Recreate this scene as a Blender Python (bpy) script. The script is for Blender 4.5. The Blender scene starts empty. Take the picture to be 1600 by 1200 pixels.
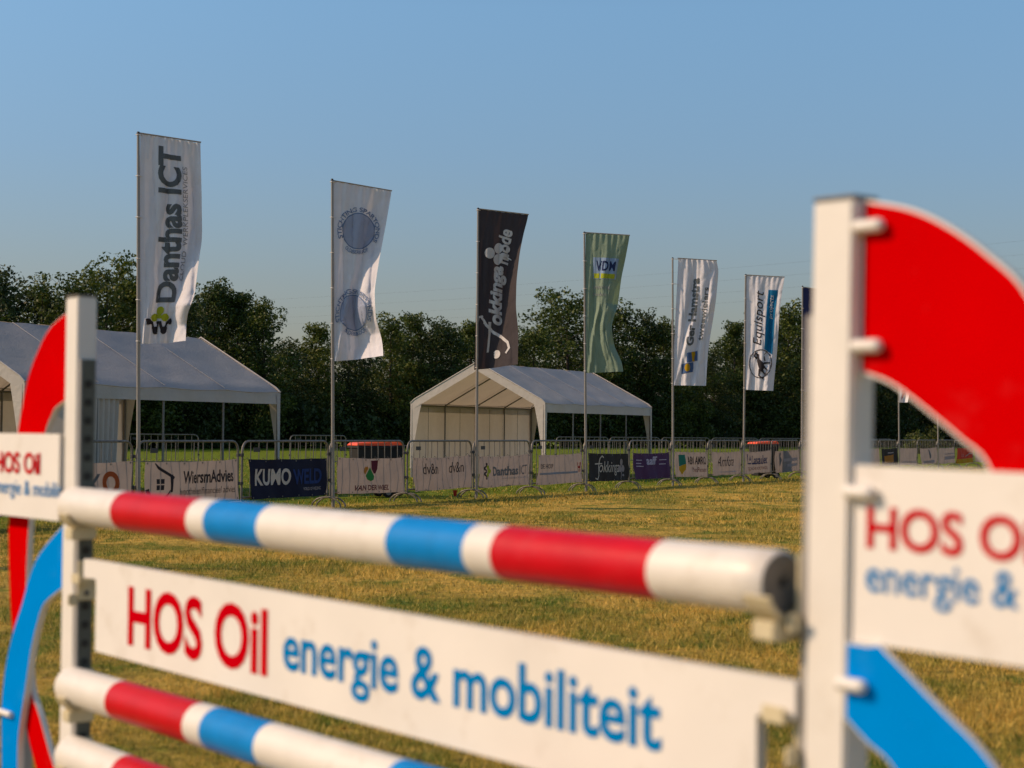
import bpy, bmesh, math, random
import numpy as np
from mathutils import Matrix, Vector, noise as mnoise

random.seed(7); RNG = np.random.default_rng(7)
scene = bpy.context.scene
COL = scene.collection
R = math.radians

# ------------------------------------------------------------------ camera, sky, sun, exposure
CAM_Z = 1.28
FPX = 2720.0                      # focal length in pixels of a 1600 px wide frame
PITCH, ROLL = R(1.575), R(0.49)
CM = Matrix.Rotation(math.pi/2 + PITCH, 3, 'X') @ Matrix.Rotation(ROLL, 3, 'Z')
cam_d = bpy.data.cameras.new('camera'); cam = bpy.data.objects.new('camera', cam_d); COL.objects.link(cam)
cam.location = (0, 0, CAM_Z); cam.rotation_euler = CM.to_euler()
cam_d.sensor_width = 17.3; cam_d.lens = FPX/1600*17.3
cam_d.clip_start = 0.05; cam_d.clip_end = 6000
cam_d.dof.use_dof = True; cam_d.dof.focus_distance = 34.0
cam_d.dof.aperture_fstop = cam_d.lens/16.5
scene.camera = cam

SUN_EL, SUN_AZ_VEC = R(35), (-1.0, -0.02)      # the sun stands to the left
world = bpy.data.worlds.new('World'); scene.world = world; world.use_nodes = True
wn, wl = world.node_tree.nodes, world.node_tree.links
wn.clear()
sky = wn.new('ShaderNodeTexSky'); sky.sky_type = 'NISHITA'; sky.sun_disc = False
sky.sun_elevation = SUN_EL; sky.sun_rotation = R(-91)
sky.altitude = 0; sky.air_density = 1.0; sky.dust_density = 1.1; sky.ozone_density = 2.2
tint = wn.new('ShaderNodeMix'); tint.data_type = 'RGBA'; tint.blend_type = 'MULTIPLY'; tint.inputs[0].default_value = 1.0
bg = wn.new('ShaderNodeBackground'); bg.inputs[1].default_value = 0.116
wo = wn.new('ShaderNodeOutputWorld')
gtc = wn.new('ShaderNodeTexCoord'); gsx = wn.new('ShaderNodeSeparateXYZ'); grp = wn.new('ShaderNodeValToRGB')   # haze towards the horizon
wl.new(gtc.outputs['Generated'], gsx.inputs[0]); wl.new(gsx.outputs[2], grp.inputs[0])
ge = grp.color_ramp.elements; ge[0].position = 0.0; ge[0].color = (.64,.50,.45,1); ge[1].position = 1.0; ge[1].color = (.72,.76,.76,1)
for p_, c_ in ((.083,(.70,.61,.58)),(.156,(.76,.78,.80)),(.238,(.89,.99,.99)),(.45,(.80,.86,.86))):
    q_ = ge.new(p_); q_.color = c_+(1,)
wl.new(grp.outputs[0], tint.inputs[7])
tin2 = wn.new('ShaderNodeMix'); tin2.data_type = 'RGBA'; tin2.blend_type = 'MULTIPLY'; tin2.inputs[0].default_value = 1.0; tin2.inputs[7].default_value = (0.86,0.93,0.97,1)
wl.new(sky.outputs[0], tin2.inputs[6]); wl.new(tin2.outputs[2], tint.inputs[6]); wl.new(tint.outputs[2], bg.inputs[0]); wl.new(bg.outputs[0], wo.inputs[0])

sun_d = bpy.data.lights.new('sun', 'SUN'); sun = bpy.data.objects.new('sun', sun_d); COL.objects.link(sun)
sun_d.energy = 3.1; sun_d.angle = R(0.53); sun_d.color = (1.0, 0.70, 0.45)
sv = Vector((SUN_AZ_VEC[0]*math.cos(SUN_EL), SUN_AZ_VEC[1]*math.cos(SUN_EL), math.sin(SUN_EL)))
sun.rotation_euler = sv.to_track_quat('Z', 'Y').to_euler(); sun.location = (-30, 0, 30)
scene.view_settings.view_transform = 'Standard'; scene.view_settings.look = 'None'
scene.view_settings.exposure = 0.3; scene.view_settings.gamma = 1.0
scene.view_settings.use_curve_mapping = False
scene.cycles.max_bounces = 6; scene.cycles.transparent_max_bounces = 8

# ------------------------------------------------------------------ measuring helpers
def ray(px, py):
    return CM @ Vector(((px-800)/FPX, -(py-600)/FPX, -1.0))
def at(px, py, Y):                     # point on the upright plane y = Y
    d = ray(px, py); k = Y/d.y
    return Vector((d.x*k, Y, CAM_Z + d.z*k))
def onplane(px, py, P, n):
    d = ray(px, py); o = Vector((0, 0, CAM_Z)); k = (P-o).dot(n)/d.dot(n)
    return o + d*k

# ------------------------------------------------------------------ object helpers
def tag(o, label=None, cat=None, group=None, kind=None):
    if label: o['label'] = label
    if cat: o['category'] = cat
    if group: o['group'] = group
    if kind: o['kind'] = kind
    return o
def thing(name, label, cat, loc=(0,0,0), rz=0.0, group=None):
    o = bpy.data.objects.new(name, None); COL.objects.link(o)
    o.location = loc; o.rotation_euler = (0, 0, rz); o.empty_display_size = .2
    return tag(o, label, cat, group)
def link(name, me, parent=None):
    o = bpy.data.objects.new(name, me); COL.objects.link(o)
    if parent is not None: o.parent = parent
    return o
def copy_tree(o, parent=None):
    c = o.copy(); COL.objects.link(c); c.parent = parent
    for ch in list(o.children): copy_tree(ch, c)
    return c

class MB:
    def __init__(s): s.v = []; s.f = []; s.mi = []; s.m = 0
    def add(s, vs, fs):
        k = len(s.v); s.v += [tuple(v) for v in vs]
        for f in fs: s.f.append(tuple(i+k for i in f)); s.mi.append(s.m)
    def box(s, x0, y0, z0, x1, y1, z1):
        s.add([(x0,y0,z0),(x1,y0,z0),(x1,y1,z0),(x0,y1,z0),(x0,y0,z1),(x1,y0,z1),(x1,y1,z1),(x0,y1,z1)],
              [(0,3,2,1),(4,5,6,7),(0,1,5,4),(1,2,6,5),(2,3,7,6),(3,0,4,7)])
    def tube(s, pts, r, n=8, cap=True):
        pts = [Vector(p) for p in pts]; rs = r if isinstance(r, (list, tuple)) else [r]*len(pts)
        k = len(s.v); prev = None
        for i, p in enumerate(pts):
            t = (pts[min(i+1, len(pts)-1)] - pts[max(i-1, 0)]).normalized()
            if prev is None:
                a = t.orthogonal().normalized()
            else:
                a = (prev - t*prev.dot(t)).normalized()
            prev = a; b = t.cross(a)
            for j in range(n):
                th = 2*math.pi*j/n; s.v.append(tuple(p + (a*math.cos(th)+b*math.sin(th))*rs[i]))
        for i in range(len(pts)-1):
            for j in range(n):
                q = (j+1) % n
                s.f.append((k+i*n+j, k+i*n+q, k+(i+1)*n+q, k+(i+1)*n+j)); s.mi.append(s.m)
        if cap:
            s.f.append(tuple(k+j for j in range(n))[::-1]); s.mi.append(s.m)
            e = k+(len(pts)-1)*n; s.f.append(tuple(e+j for j in range(n))); s.mi.append(s.m)
    def mesh(s, name, mats, smooth=False, bevel=0):
        me = bpy.data.meshes.new(name); me.from_pydata(s.v, [], s.f)
        for m in (mats if isinstance(mats, (list, tuple)) else [mats]): me.materials.append(m)
        me.polygons.foreach_set('material_index', s.mi)
        if bevel:
            bm = bmesh.new(); bm.from_mesh(me)
            es = [e for e in bm.edges if len(e.link_faces) == 2 and e.calc_face_angle(0) > .6]
            bmesh.ops.bevel(bm, geom=es, offset=bevel, segments=2, affect='EDGES', profile=.5)
            bm.to_mesh(me); bm.free()
        if smooth:
            me.polygons.foreach_set('use_smooth', [True]*len(me.polygons))
            try: me.set_sharp_from_angle(angle=R(40))
            except Exception: pass
        me.update(); return me
    def obj(s, name, mats, parent=None, smooth=False, bevel=0):
        return link(name, s.mesh(name, mats, smooth, bevel), parent)

def grid_mesh(name, fn, nu, nv, mat, smooth=True):
    vs = [fn(i/nu, j/nv) for j in range(nv+1) for i in range(nu+1)]
    fs = [(j*(nu+1)+i, j*(nu+1)+i+1, (j+1)*(nu+1)+i+1, (j+1)*(nu+1)+i) for j in range(nv) for i in range(nu)]
    me = bpy.data.meshes.new(name); me.from_pydata([tuple(v) for v in vs], [], fs); me.materials.append(mat)
    if smooth: me.polygons.foreach_set('use_smooth', [True]*len(fs))
    me.update(); return me

# ------------------------------------------------------------------ materials
def newmat(name):
    m = bpy.data.materials.new(name); m.use_nodes = True
    nt = m.node_tree; nt.nodes.clear(); out = nt.nodes.new('ShaderNodeOutputMaterial')
    return m, nt.nodes, nt.links, out
def solid(name, col, rough=.6, metal=0.0, var=.12, scale=8.0, bump=0.0, bscale=60, dirt=None, dscale=3.0, damt=.5, coat=0.0, vec='Object', spec=.4):
    m, N, L, out = newmat(name)
    b = N.new('ShaderNodeBsdfPrincipled'); b.inputs['Roughness'].default_value = rough; b.inputs['Metallic'].default_value = metal
    b.inputs['Coat Weight'].default_value = coat; b.inputs['Specular IOR Level'].default_value = spec
    tc = N.new('ShaderNodeTexCoord'); nz = N.new('ShaderNodeTexNoise'); nz.inputs['Scale'].default_value = scale; nz.inputs['Detail'].default_value = 6
    L.new(tc.outputs[vec], nz.inputs['Vector'])
    r = N.new('ShaderNodeValToRGB'); r.color_ramp.elements[0].position = .3; r.color_ramp.elements[1].position = .7
    r.color_ramp.elements[0].color = tuple(c*(1-var) for c in col)+(1,); r.color_ramp.elements[1].color = tuple(min(1, c*(1+var*.6)) for c in col)+(1,)
    L.new(nz.outputs[0], r.inputs[0]); cur = r.outputs[0]
    if dirt:
        n2 = N.new('ShaderNodeTexNoise'); n2.inputs['Scale'].default_value = dscale; n2.inputs['Detail'].default_value = 10; n2.inputs['Roughness'].default_value = .7
        L.new(tc.outputs[vec], n2.inputs['Vector'])
        r2 = N.new('ShaderNodeValToRGB'); r2.color_ramp.elements[0].position = .56; r2.color_ramp.elements[1].position = .78
        r2.color_ramp.elements[0].color = (0,0,0,1); r2.color_ramp.elements[1].color = (damt,)*3+(1,)
        L.new(n2.outputs[0], r2.inputs[0])
        mx = N.new('ShaderNodeMix'); mx.data_type = 'RGBA'; mx.inputs[7].default_value = dirt+(1,)
        L.new(r2.outputs[0], mx.inputs[0]); L.new(cur, mx.inputs[6]); cur = mx.outputs[2]
    L.new(cur, b.inputs['Base Color'])
    if bump:
        n3 = N.new('ShaderNodeTexNoise'); n3.inputs['Scale'].default_value = bscale; n3.inputs['Detail'].default_value = 5
        L.new(tc.outputs[vec], n3.inputs['Vector'])
        bp = N.new('ShaderNodeBump'); bp.inputs['Strength'].default_value = bump; bp.inputs['Distance'].default_value = .01
        L.new(n3.outputs[0], bp.inputs['Height']); L.new(bp.outputs[0], b.inputs['Normal'])
    L.new(b.outputs[0], out.inputs[0]); return m
def cloth(name, col, trans=.3, rough=.8, tcol=None, var=.08, bump=.0, bscale=20, bdist=.02):
    m, N, L, out = newmat(name)
    tc = N.new('ShaderNodeTexCoord'); nz = N.new('ShaderNodeTexNoise'); nz.inputs['Scale'].default_value = 5; nz.inputs['Detail'].default_value = 6
    L.new(tc.outputs['Object'], nz.inputs['Vector'])
    r = N.new('ShaderNodeValToRGB'); r.color_ramp.elements[0].position = .3; r.color_ramp.elements[1].position = .7
    r.color_ramp.elements[0].color = tuple(c*(1-var) for c in col)+(1,); r.color_ramp.elements[1].color = tuple(col)+(1,)
    L.new(nz.outputs[0], r.inputs[0])
    b = N.new('ShaderNodeBsdfPrincipled'); b.inputs['Roughness'].default_value = rough; b.inputs['Specular IOR Level'].default_value = .25
    L.new(r.outputs[0], b.inputs['Base Color'])
    t = N.new('ShaderNodeBsdfTranslucent'); t.inputs[0].default_value = (tcol or col)+(1,)
    mx = N.new('ShaderNodeMixShader'); mx.inputs[0].default_value = trans
    L.new(b.outputs[0], mx.inputs[1]); L.new(t.outputs[0], mx.inputs[2]); L.new(mx.outputs[0], out.inputs[0])
    if bump:
        n3 = N.new('ShaderNodeTexNoise'); n3.inputs['Scale'].default_value = bscale; n3.inputs['Detail'].default_value = 6; n3.inputs['Distortion'].default_value = .6
        L.new(tc.outputs['Object'], n3.inputs['Vector'])
        bp = N.new('ShaderNodeBump'); bp.inputs['Strength'].default_value = bump; bp.inputs['Distance'].default_value = bdist
        L.new(n3.outputs[0], bp.inputs['Height']); L.new(bp.outputs[0], b.inputs['Normal']); L.new(bp.outputs[0], t.inputs['Normal'])
    return m

M = {}
M['white_paint'] = solid('white_paint', (.82,.79,.73), .45, var=.05, scale=5, bump=.08, bscale=40, dirt=(.45,.36,.24), dscale=4, damt=.35)
M['pole_white'] = solid('pole_white_paint', (.80,.76,.69), .4, var=.05, scale=14, bump=.12, bscale=30, dirt=(.42,.32,.2), dscale=11, damt=.5)
M['board_white'] = solid('board_white', (.84,.81,.76), .5, var=.06, scale=3, bump=.05, bscale=30, dirt=(.42,.33,.22), dscale=7, damt=.45)
M['red'] = solid('red_paint', (.60,.0,.001), .7, var=.06, scale=4, bump=.05, bscale=30, dirt=(.66,.10,.10), dscale=9, damt=.22, spec=.0)
M['pole_red'] = solid('pole_red_paint', (.58,.002,.012), .4, var=.12, scale=12, bump=.12, bscale=30, dirt=(.5,.1,.1), dscale=14, damt=.2, spec=.15)
M['blue'] = solid('blue_paint', (.0,.25,.74), .7, var=.06, scale=4, bump=.05, bscale=30, dirt=(.10,.36,.70), dscale=9, damt=.22, spec=.0)
M['pole_blue'] = solid('pole_blue_paint', (.0,.24,.66), .4, var=.12, scale=12, bump=.12, bscale=30, dirt=(.1,.25,.4), dscale=14, damt=.2, spec=.15)
M['board_edge'] = solid('board_edge_white', (.72,.68,.62), .7, var=.1)
M['post_side'] = solid('post_aluminium', (.42,.40,.38), .45, metal=.25, var=.1, scale=10)
M['track'] = solid('galvanised_track', (.13,.135,.11), .6, metal=.3, var=.15, scale=20)
M['hole_shade'] = solid('dark_hole_shade', (.045,.043,.036), .9)  # dark colour standing in for the shade inside holes
M['cup'] = solid('cream_plastic', (.66,.58,.38), .5, var=.1, scale=20, dirt=(.3,.25,.15), dscale=20, damt=.4)
M['cap'] = solid('grey_end_cap', (.19,.175,.155), .7, var=.15, scale=30)
M['text_red'] = solid('sign_red', (.55,.0,.006), .6, var=.05, spec=.0)
M['text_blue'] = solid('sign_blue', (.0,.20,.52), .6, var=.05, spec=.0)
M['steel'] = solid('galvanised_steel', (.19,.175,.155), .5, metal=.4, var=.35, scale=9)
M['dark_steel'] = solid('dark_clamp', (.05,.05,.05), .6)
M['alu'] = solid('flagpole_aluminium', (.30,.27,.24), .45, metal=.4, var=.1, scale=3)
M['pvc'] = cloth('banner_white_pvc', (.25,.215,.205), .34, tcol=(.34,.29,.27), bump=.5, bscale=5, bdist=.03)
M['pvc_navy'] = cloth('banner_navy_pvc', (.007,.009,.028), .06)
M['pvc_black'] = cloth('banner_black_pvc', (.022,.02,.02), .1)
M['pvc_purple'] = cloth('banner_purple_pvc', (.05,.022,.075), .12)
M['pvc_red'] = cloth('banner_red_pvc', (.32,.04,.02), .2)
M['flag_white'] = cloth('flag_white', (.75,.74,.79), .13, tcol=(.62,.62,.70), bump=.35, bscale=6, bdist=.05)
M['flag_black'] = cloth('flag_charcoal', (.05,.042,.046), .15, tcol=(.10,.07,.08), bump=.35, bscale=6, bdist=.05)
M['flag_green'] = cloth('flag_green', (.25,.33,.25), .2, tcol=(.20,.30,.16), bump=.35, bscale=6, bdist=.05)
M['flag_navy'] = cloth('flag_navy', (.03,.035,.11), .2, bump=.35, bscale=6, bdist=.05)
M['tent'] = cloth('tent_sheet', (.62,.57,.52), .14, rough=.45, tcol=(.62,.50,.36), bump=.5, bscale=9, bdist=.02)
M['tent_roof'] = cloth('tent_roof_sheet', (.45,.45,.455), .26, rough=.5, tcol=(.60,.48,.34), bump=.7, bscale=15, bdist=.012)
M['tent_frame'] = solid('tent_frame_steel', (.22,.21,.20), .5, metal=.4)
M['bin_body'] = solid('bin_grey_plastic', (.016,.016,.016), .7)
M['bin_lid'] = solid('bin_orange_lid', (.85,.10,.02), .45)
M['rubber'] = solid('rubber', (.02,.02,.02), .8)
M['rim'] = solid('wheel_rim', (.3,.29,.28), .6)
M['cupred'] = solid('red_plastic', (.45,.02,.015), .4)
M['bark'] = solid('bark', (.055,.042,.03), .9, var=.3, scale=6, bump=.5, bscale=8)
M['wire'] = solid('cable', (.10,.11,.12), .6)
def ink(name, col, trans=.2): M[name] = cloth('print_'+name, col, trans)
ink('i_grey', (.14,.155,.165)); ink('i_lgrey', (.30,.31,.34)); ink('i_lime', (.45,.50,.03)); ink('i_dark', (.035,.03,.035))
ink('i_blue', (.08,.15,.32), .25); ink('i_white', (.82,.79,.77), .3); ink('i_navy', (.02,.035,.11)); ink('i_vblue', (.01,.20,.42), .3)
ink('i_cream', (.78,.66,.54)); ink('i_kblue', (.025,.055,.19)); ink('i_maroon', (.12,.015,.03)); ink('i_green', (.03,.24,.05))
ink('i_orange', (.55,.22,.03)); ink('i_red', (.38,.03,.03)); ink('i_ored', (.42,.09,.02)); ink('i_agreen', (.02,.20,.14)); ink('i_yellow', (.62,.36,.01))
ink('i_pale', (.42,.34,.32)); ink('i_sky', (.30,.42,.62)); ink('i_lav', (.60,.55,.66)); ink('i_seal', (.20,.28,.44), .35); ink('i_sealpale', (.44,.49,.64), .3)

# leaf materials
def leafmat(name, c0, c1, c2, trans=.25):
    m, N, L, out = newmat(name)
    g = N.new('ShaderNodeNewGeometry'); oi = N.new('ShaderNodeObjectInfo')
    ad = N.new('ShaderNodeMath'); ad.operation = 'MULTIPLY_ADD'; ad.inputs[1].default_value = .65; 
    L.new(g.outputs['Random Per Island'], ad.inputs[0])
    m2 = N.new('ShaderNodeMath'); m2.operation = 'MULTIPLY'; m2.inputs[1].default_value = .35; L.new(oi.outputs['Random'], m2.inputs[0]); L.new(m2.outputs[0], ad.inputs[2])
    r = N.new('ShaderNodeValToRGB'); e = r.color_ramp.elements; e[0].color = c0+(1,); e[1].color = c2+(1,); e[0].position = .1; e[1].position = .95
    k = e.new(.5); k.color = c1+(1,)
    L.new(ad.outputs[0], r.inputs[0])
    b = N.new('ShaderNodeBsdfPrincipled'); b.inputs['Roughness'].default_value = .55; b.inputs['Specular IOR Level'].default_value = .3
    t = N.new('ShaderNodeBsdfTranslucent'); mx = N.new('ShaderNodeMixShader'); mx.inputs[0].default_value = trans
    L.new(r.outputs[0], b.inputs['Base Color']); L.new(r.outputs[0], t.inputs[0])
    L.new(b.outputs[0], mx.inputs[1]); L.new(t.outputs[0], mx.inputs[2]); L.new(mx.outputs[0], out.inputs[0]); return m
M['leaf'] = leafmat('alder_leaves', (.028,.048,.007), (.062,.094,.013), (.15,.17,.025))
M['leaf_dark'] = leafmat('dark_leaves', (.020,.036,.009), (.042,.064,.013), (.09,.115,.02))
M['leaf_yellow'] = leafmat('yellowish_leaves', (.05,.06,.012), (.09,.095,.018), (.14,.13,.03))

# field colour: a function of where on the field one stands (dry, straw coloured turf; greener behind the fence)
FA = R(27.5)                                 # direction of the fence line, clockwise from +Y
FX0, FY0 = -3.06, 29.25
def grass_nodes(N, L, bladed):
    g = N.new('ShaderNodeNewGeometry'); sx = N.new('ShaderNodeSeparateXYZ'); L.new(g.outputs['Position'], sx.inputs[0])
    def noise(scale, det=4, sy=1.0):
        mp = N.new('ShaderNodeMapping'); mp.inputs['Scale'].default_value = (1, sy, 1); L.new(g.outputs['Position'], mp.inputs[0])
        n = N.new('ShaderNodeTexNoise'); n.inputs['Scale'].default_value = scale; n.inputs['Detail'].default_value = det; n.inputs['Roughness'].default_value = .62
        L.new(mp.outputs[0], n.inputs['Vector']); return n.outputs[0]
    def math_(op, a, b=None, c=None, clamp=False):
        m = N.new('ShaderNodeMath'); m.operation = op; m.use_clamp = clamp
        for i, q in enumerate((a, b, c)):
            if q is None: continue
            if isinstance(q, (int, float)): m.inputs[i].default_value = q
            else: L.new(q, m.inputs[i])
        return m.outputs[0]
    # signed distance across the fence line (positive = our side)
    d = math_('ADD', math_('MULTIPLY', math_('SUBTRACT', sx.outputs[0], FX0), math.cos(FA)), math_('MULTIPLY', math_('SUBTRACT', sx.outputs[1], FY0), -math.sin(FA)))
    wob = math_('MULTIPLY', math_('SUBTRACT', noise(.8), .5), 2.6)
    far = math_('MULTIPLY_ADD', math_('ADD', d, wob), -.6, .45, clamp=True)       # 1 behind the fence
    straw = math_('MULTIPLY_ADD', noise(.55, 8, .8), 7.5, -3.1, clamp=True)
    fine = math_('MULTIPLY_ADD', noise(6.0, 9), 4.5, -1.75, clamp=True)
    mixv = math_('MULTIPLY_ADD', straw, .62, math_('MULTIPLY', fine, .38), clamp=True)
    def mix(f, a, b):
        mx = N.new('ShaderNodeMix'); mx.data_type = 'RGBA'
        if isinstance(f, float): mx.inputs[0].default_value = f
        else: L.new(f, mx.inputs[0])
        for i, q in ((6, a), (7, b)):
            if isinstance(q, tuple): mx.inputs[i].default_value = q+(1,)
            else: L.new(q, mx.inputs[i])
        return mx.outputs[2]
    near = mix(mixv, (.18,.20,.020), (.76,.49,.100))
    clump = math_('MULTIPLY_ADD', noise(9.0, 5), 5.0, -2.55, clamp=True)
    near = mix(math_('MULTIPLY', clump, .75), near, (.24,.14,.036))
    tuft = math_('MULTIPLY_ADD', noise(1.9, 7, .55), 9.0, -4.6, clamp=True)
    near = mix(math_('MULTIPLY', tuft, .8), near, (.12,.19,.018))
    farc = mix(fine, (.125,.18,.010), (.19,.24,.014))
    col = mix(far, near, farc)
    if bladed:
        rv = g.outputs['Random Per Island']
        col = mix(math_('MULTIPLY', math_('GREATER_THAN', rv, .62), .55), col, (.78,.54,.14))
        col = mix(math_('MULTIPLY', math_('LESS_THAN', rv, .2), .6), col, (.10,.14,.02))
    return col, fine, noise
def mat_ground():
    m, N, L, out = newmat('field_turf'); b = N.new('ShaderNodeBsdfPrincipled'); b.inputs['Roughness'].default_value = .9; b.inputs['Specular IOR Level'].default_value = .1
    col, fine, noise = grass_nodes(N, L, False)
    n = noise(28, 6); n2 = noise(2.2, 5)
    mx = N.new('ShaderNodeMix'); mx.data_type = 'RGBA'; mx.blend_type = 'MULTIPLY'; mx.inputs[0].default_value = 1
    r = N.new('ShaderNodeValToRGB'); r.color_ramp.elements[0].position = .32; r.color_ramp.elements[1].position = .68
    r.color_ramp.elements[0].color = (.62,.62,.62,1); r.color_ramp.elements[1].color = (1.2,1.2,1.2,1)
    L.new(n, r.inputs[0]); L.new(col, mx.inputs[6]); L.new(r.outputs[0], mx.inputs[7]); L.new(mx.outputs[2], b.inputs['Base Color'])
    bp = N.new('ShaderNodeBump'); bp.inputs['Strength'].default_value = 1; bp.inputs['Distance'].default_value = .05
    L.new(n, bp.inputs['Height'])
    bp2 = N.new('ShaderNodeBump'); bp2.inputs['Strength'].default_value = .8; bp2.inputs['Distance'].default_value = .16
    L.new(n2, bp2.inputs['Height']); L.new(bp.outputs[0], bp2.inputs['Normal']); L.new(bp2.outputs[0], b.inputs['Normal'])
    L.new(b.outputs[0], out.inputs[0]); return m
def mat_blade():
    m, N, L, out = newmat('grass_blades'); b = N.new('ShaderNodeBsdfPrincipled'); b.inputs['Roughness'].default_value = .6; b.inputs['Specular IOR Level'].default_value = .2
    col, *_ = grass_nodes(N, L, True)
    t = N.new('ShaderNodeBsdfTranslucent'); mx = N.new('ShaderNodeMixShader'); mx.inputs[0].default_value = .3
    L.new(col, b.inputs['Base Color']); L.new(col, t.inputs[0]); L.new(b.outputs[0], mx.inputs[1]); L.new(t.outputs[0], mx.inputs[2]); L.new(mx.outputs[0], out.inputs[0]); return m

# ------------------------------------------------------------------ flat print (lettering, emblems)
_tc = {}
def text2d(s, bold=0.0, shear=0.0, space=1.0):
    key = (s, bold, shear, space)
    if key in _tc: return _tc[key]
    cu = bpy.data.curves.new('t', 'FONT'); cu.body = s; cu.offset = bold; cu.shear = shear; cu.resolution_u = 4; cu.space_character = space
    o = bpy.data.objects.new('t', cu); COL.objects.link(o)
    dg = bpy.context.evaluated_depsgraph_get(); dg.update()
    me = o.evaluated_get(dg).to_mesh()
    v = np.array([q.co[:2] for q in me.vertices]); f = [tuple(p.vertices) for p in me.polygons]
    o.evaluated_get(dg).to_mesh_clear(); bpy.data.objects.remove(o); bpy.data.curves.remove(cu)
    _tc[key] = (v, f); return v, f
def fit(vf, x0, y0, x1, y1, rot=False):
    v, f = vf; lo, hi = v.min(0), v.max(0); w = (v-lo)/(hi-lo)
    return np.stack([x0 + w[:,0]*(x1-x0), y0 + w[:,1]*(y1-y0)], 1), f
def disc(cx, cy, rx, ry=None, n=20):
    ry = ry or rx
    return np.array([(cx+rx*math.cos(2*math.pi*i/n), cy+ry*math.sin(2*math.pi*i/n)) for i in range(n)]), [tuple(range(n))]
def poly(pts): return np.array(pts, float), [tuple(range(len(pts)))]
def stroke(pts, w, closed=False):
    P = np.array(pts, float)
    if closed: P = np.vstack([P, P[:1]])
    ws = w if isinstance(w, (list, tuple)) else [w]*len(P)
    T = np.gradient(P, axis=0); T /= np.linalg.norm(T, axis=1)[:,None]+1e-9; Nn = np.stack([-T[:,1], T[:,0]], 1)
    v = []
    for i in range(len(P)): v += [P[i]+Nn[i]*ws[i]/2, P[i]-Nn[i]*ws[i]/2]
    return np.array(v), [(2*i, 2*i+1, 2*i+3, 2*i+2) for i in range(len(P)-1)]
def arc(cx, cy, r, a0, a1, n=14, ry=None):
    ry = ry or r
    return [(cx+r*math.cos(R(a0+(a1-a0)*i/n)), cy+ry*math.sin(R(a0+(a1-a0)*i/n))) for i in range(n+1)]
def join(*vfs):
    V = []; F = []; k = 0
    for v, f in vfs: V.append(v); F += [tuple(i+k for i in q) for q in f]; k += len(v)
    return np.vstack(V), F
def ring(cx, cy, r, w, n=40, ry=None): return stroke(arc(cx, cy, r, 0, 360, n, ry), w)
def words_block(x0, y0, x1, y1, s, **k): return fit(text2d(s, **k), x0, y0, x1, y1)
def printed(name, vf, mapf, mat, parent, maxlen=None):
    v, f = vf
    bm = bmesh.new(); bv = [bm.verts.new((p[0], p[1], 0)) for p in v]
    for q in f:
        try: bm.faces.new([bv[i] for i in q])
        except ValueError: pass
    bmesh.ops.triangulate(bm, faces=bm.faces[:])
    if maxlen:
        for _ in range(6):
            es = [e for e in bm.edges if e.calc_length() > maxlen]
            if not es: break
            bmesh.ops.subdivide_edges(bm, edges=es, cuts=1); bmesh.ops.triangulate(bm, faces=bm.faces[:])
    for q in bm.verts: q.co = mapf(q.co.x, q.co.y)
    me = bpy.data.meshes.new(name); bm.to_mesh(me); bm.free(); me.materials.append(mat)
    return link(name, me, parent)

# ================================================================== GROUND AND SKYLINE
def build_ground():
    xs = np.concatenate([np.linspace(-1500,-60,8), np.linspace(-50,70,61), np.linspace(90,1500,8)])
    ys = np.concatenate([[-400,-50], np.linspace(-6,90,97), np.linspace(100,2500,9)])
    v = []; 
    for y in ys:
        for x in xs:
            z = 0.0
            if -40 < x < 60 and 0 < y < 85: z = (mnoise.noise(Vector((x*.35, y*.35, 3.3)))*.5+mnoise.noise(Vector((x*.9, y*.9, 1.3)))*.25)*.05 - .01
            v.append((x, y, z))
    nx = len(xs); f = [(j*nx+i, j*nx+i+1, (j+1)*nx+i+1, (j+1)*nx+i) for j in range(len(ys)-1) for i in range(nx-1)]
    me = bpy.data.meshes.new('ground'); me.from_pydata(v, [], f); me.materials.append(mat_ground())
    me.polygons.foreach_set('use_smooth', [True]*len(f))
    tag(link('ground', me), kind='structure')
build_ground()

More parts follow.
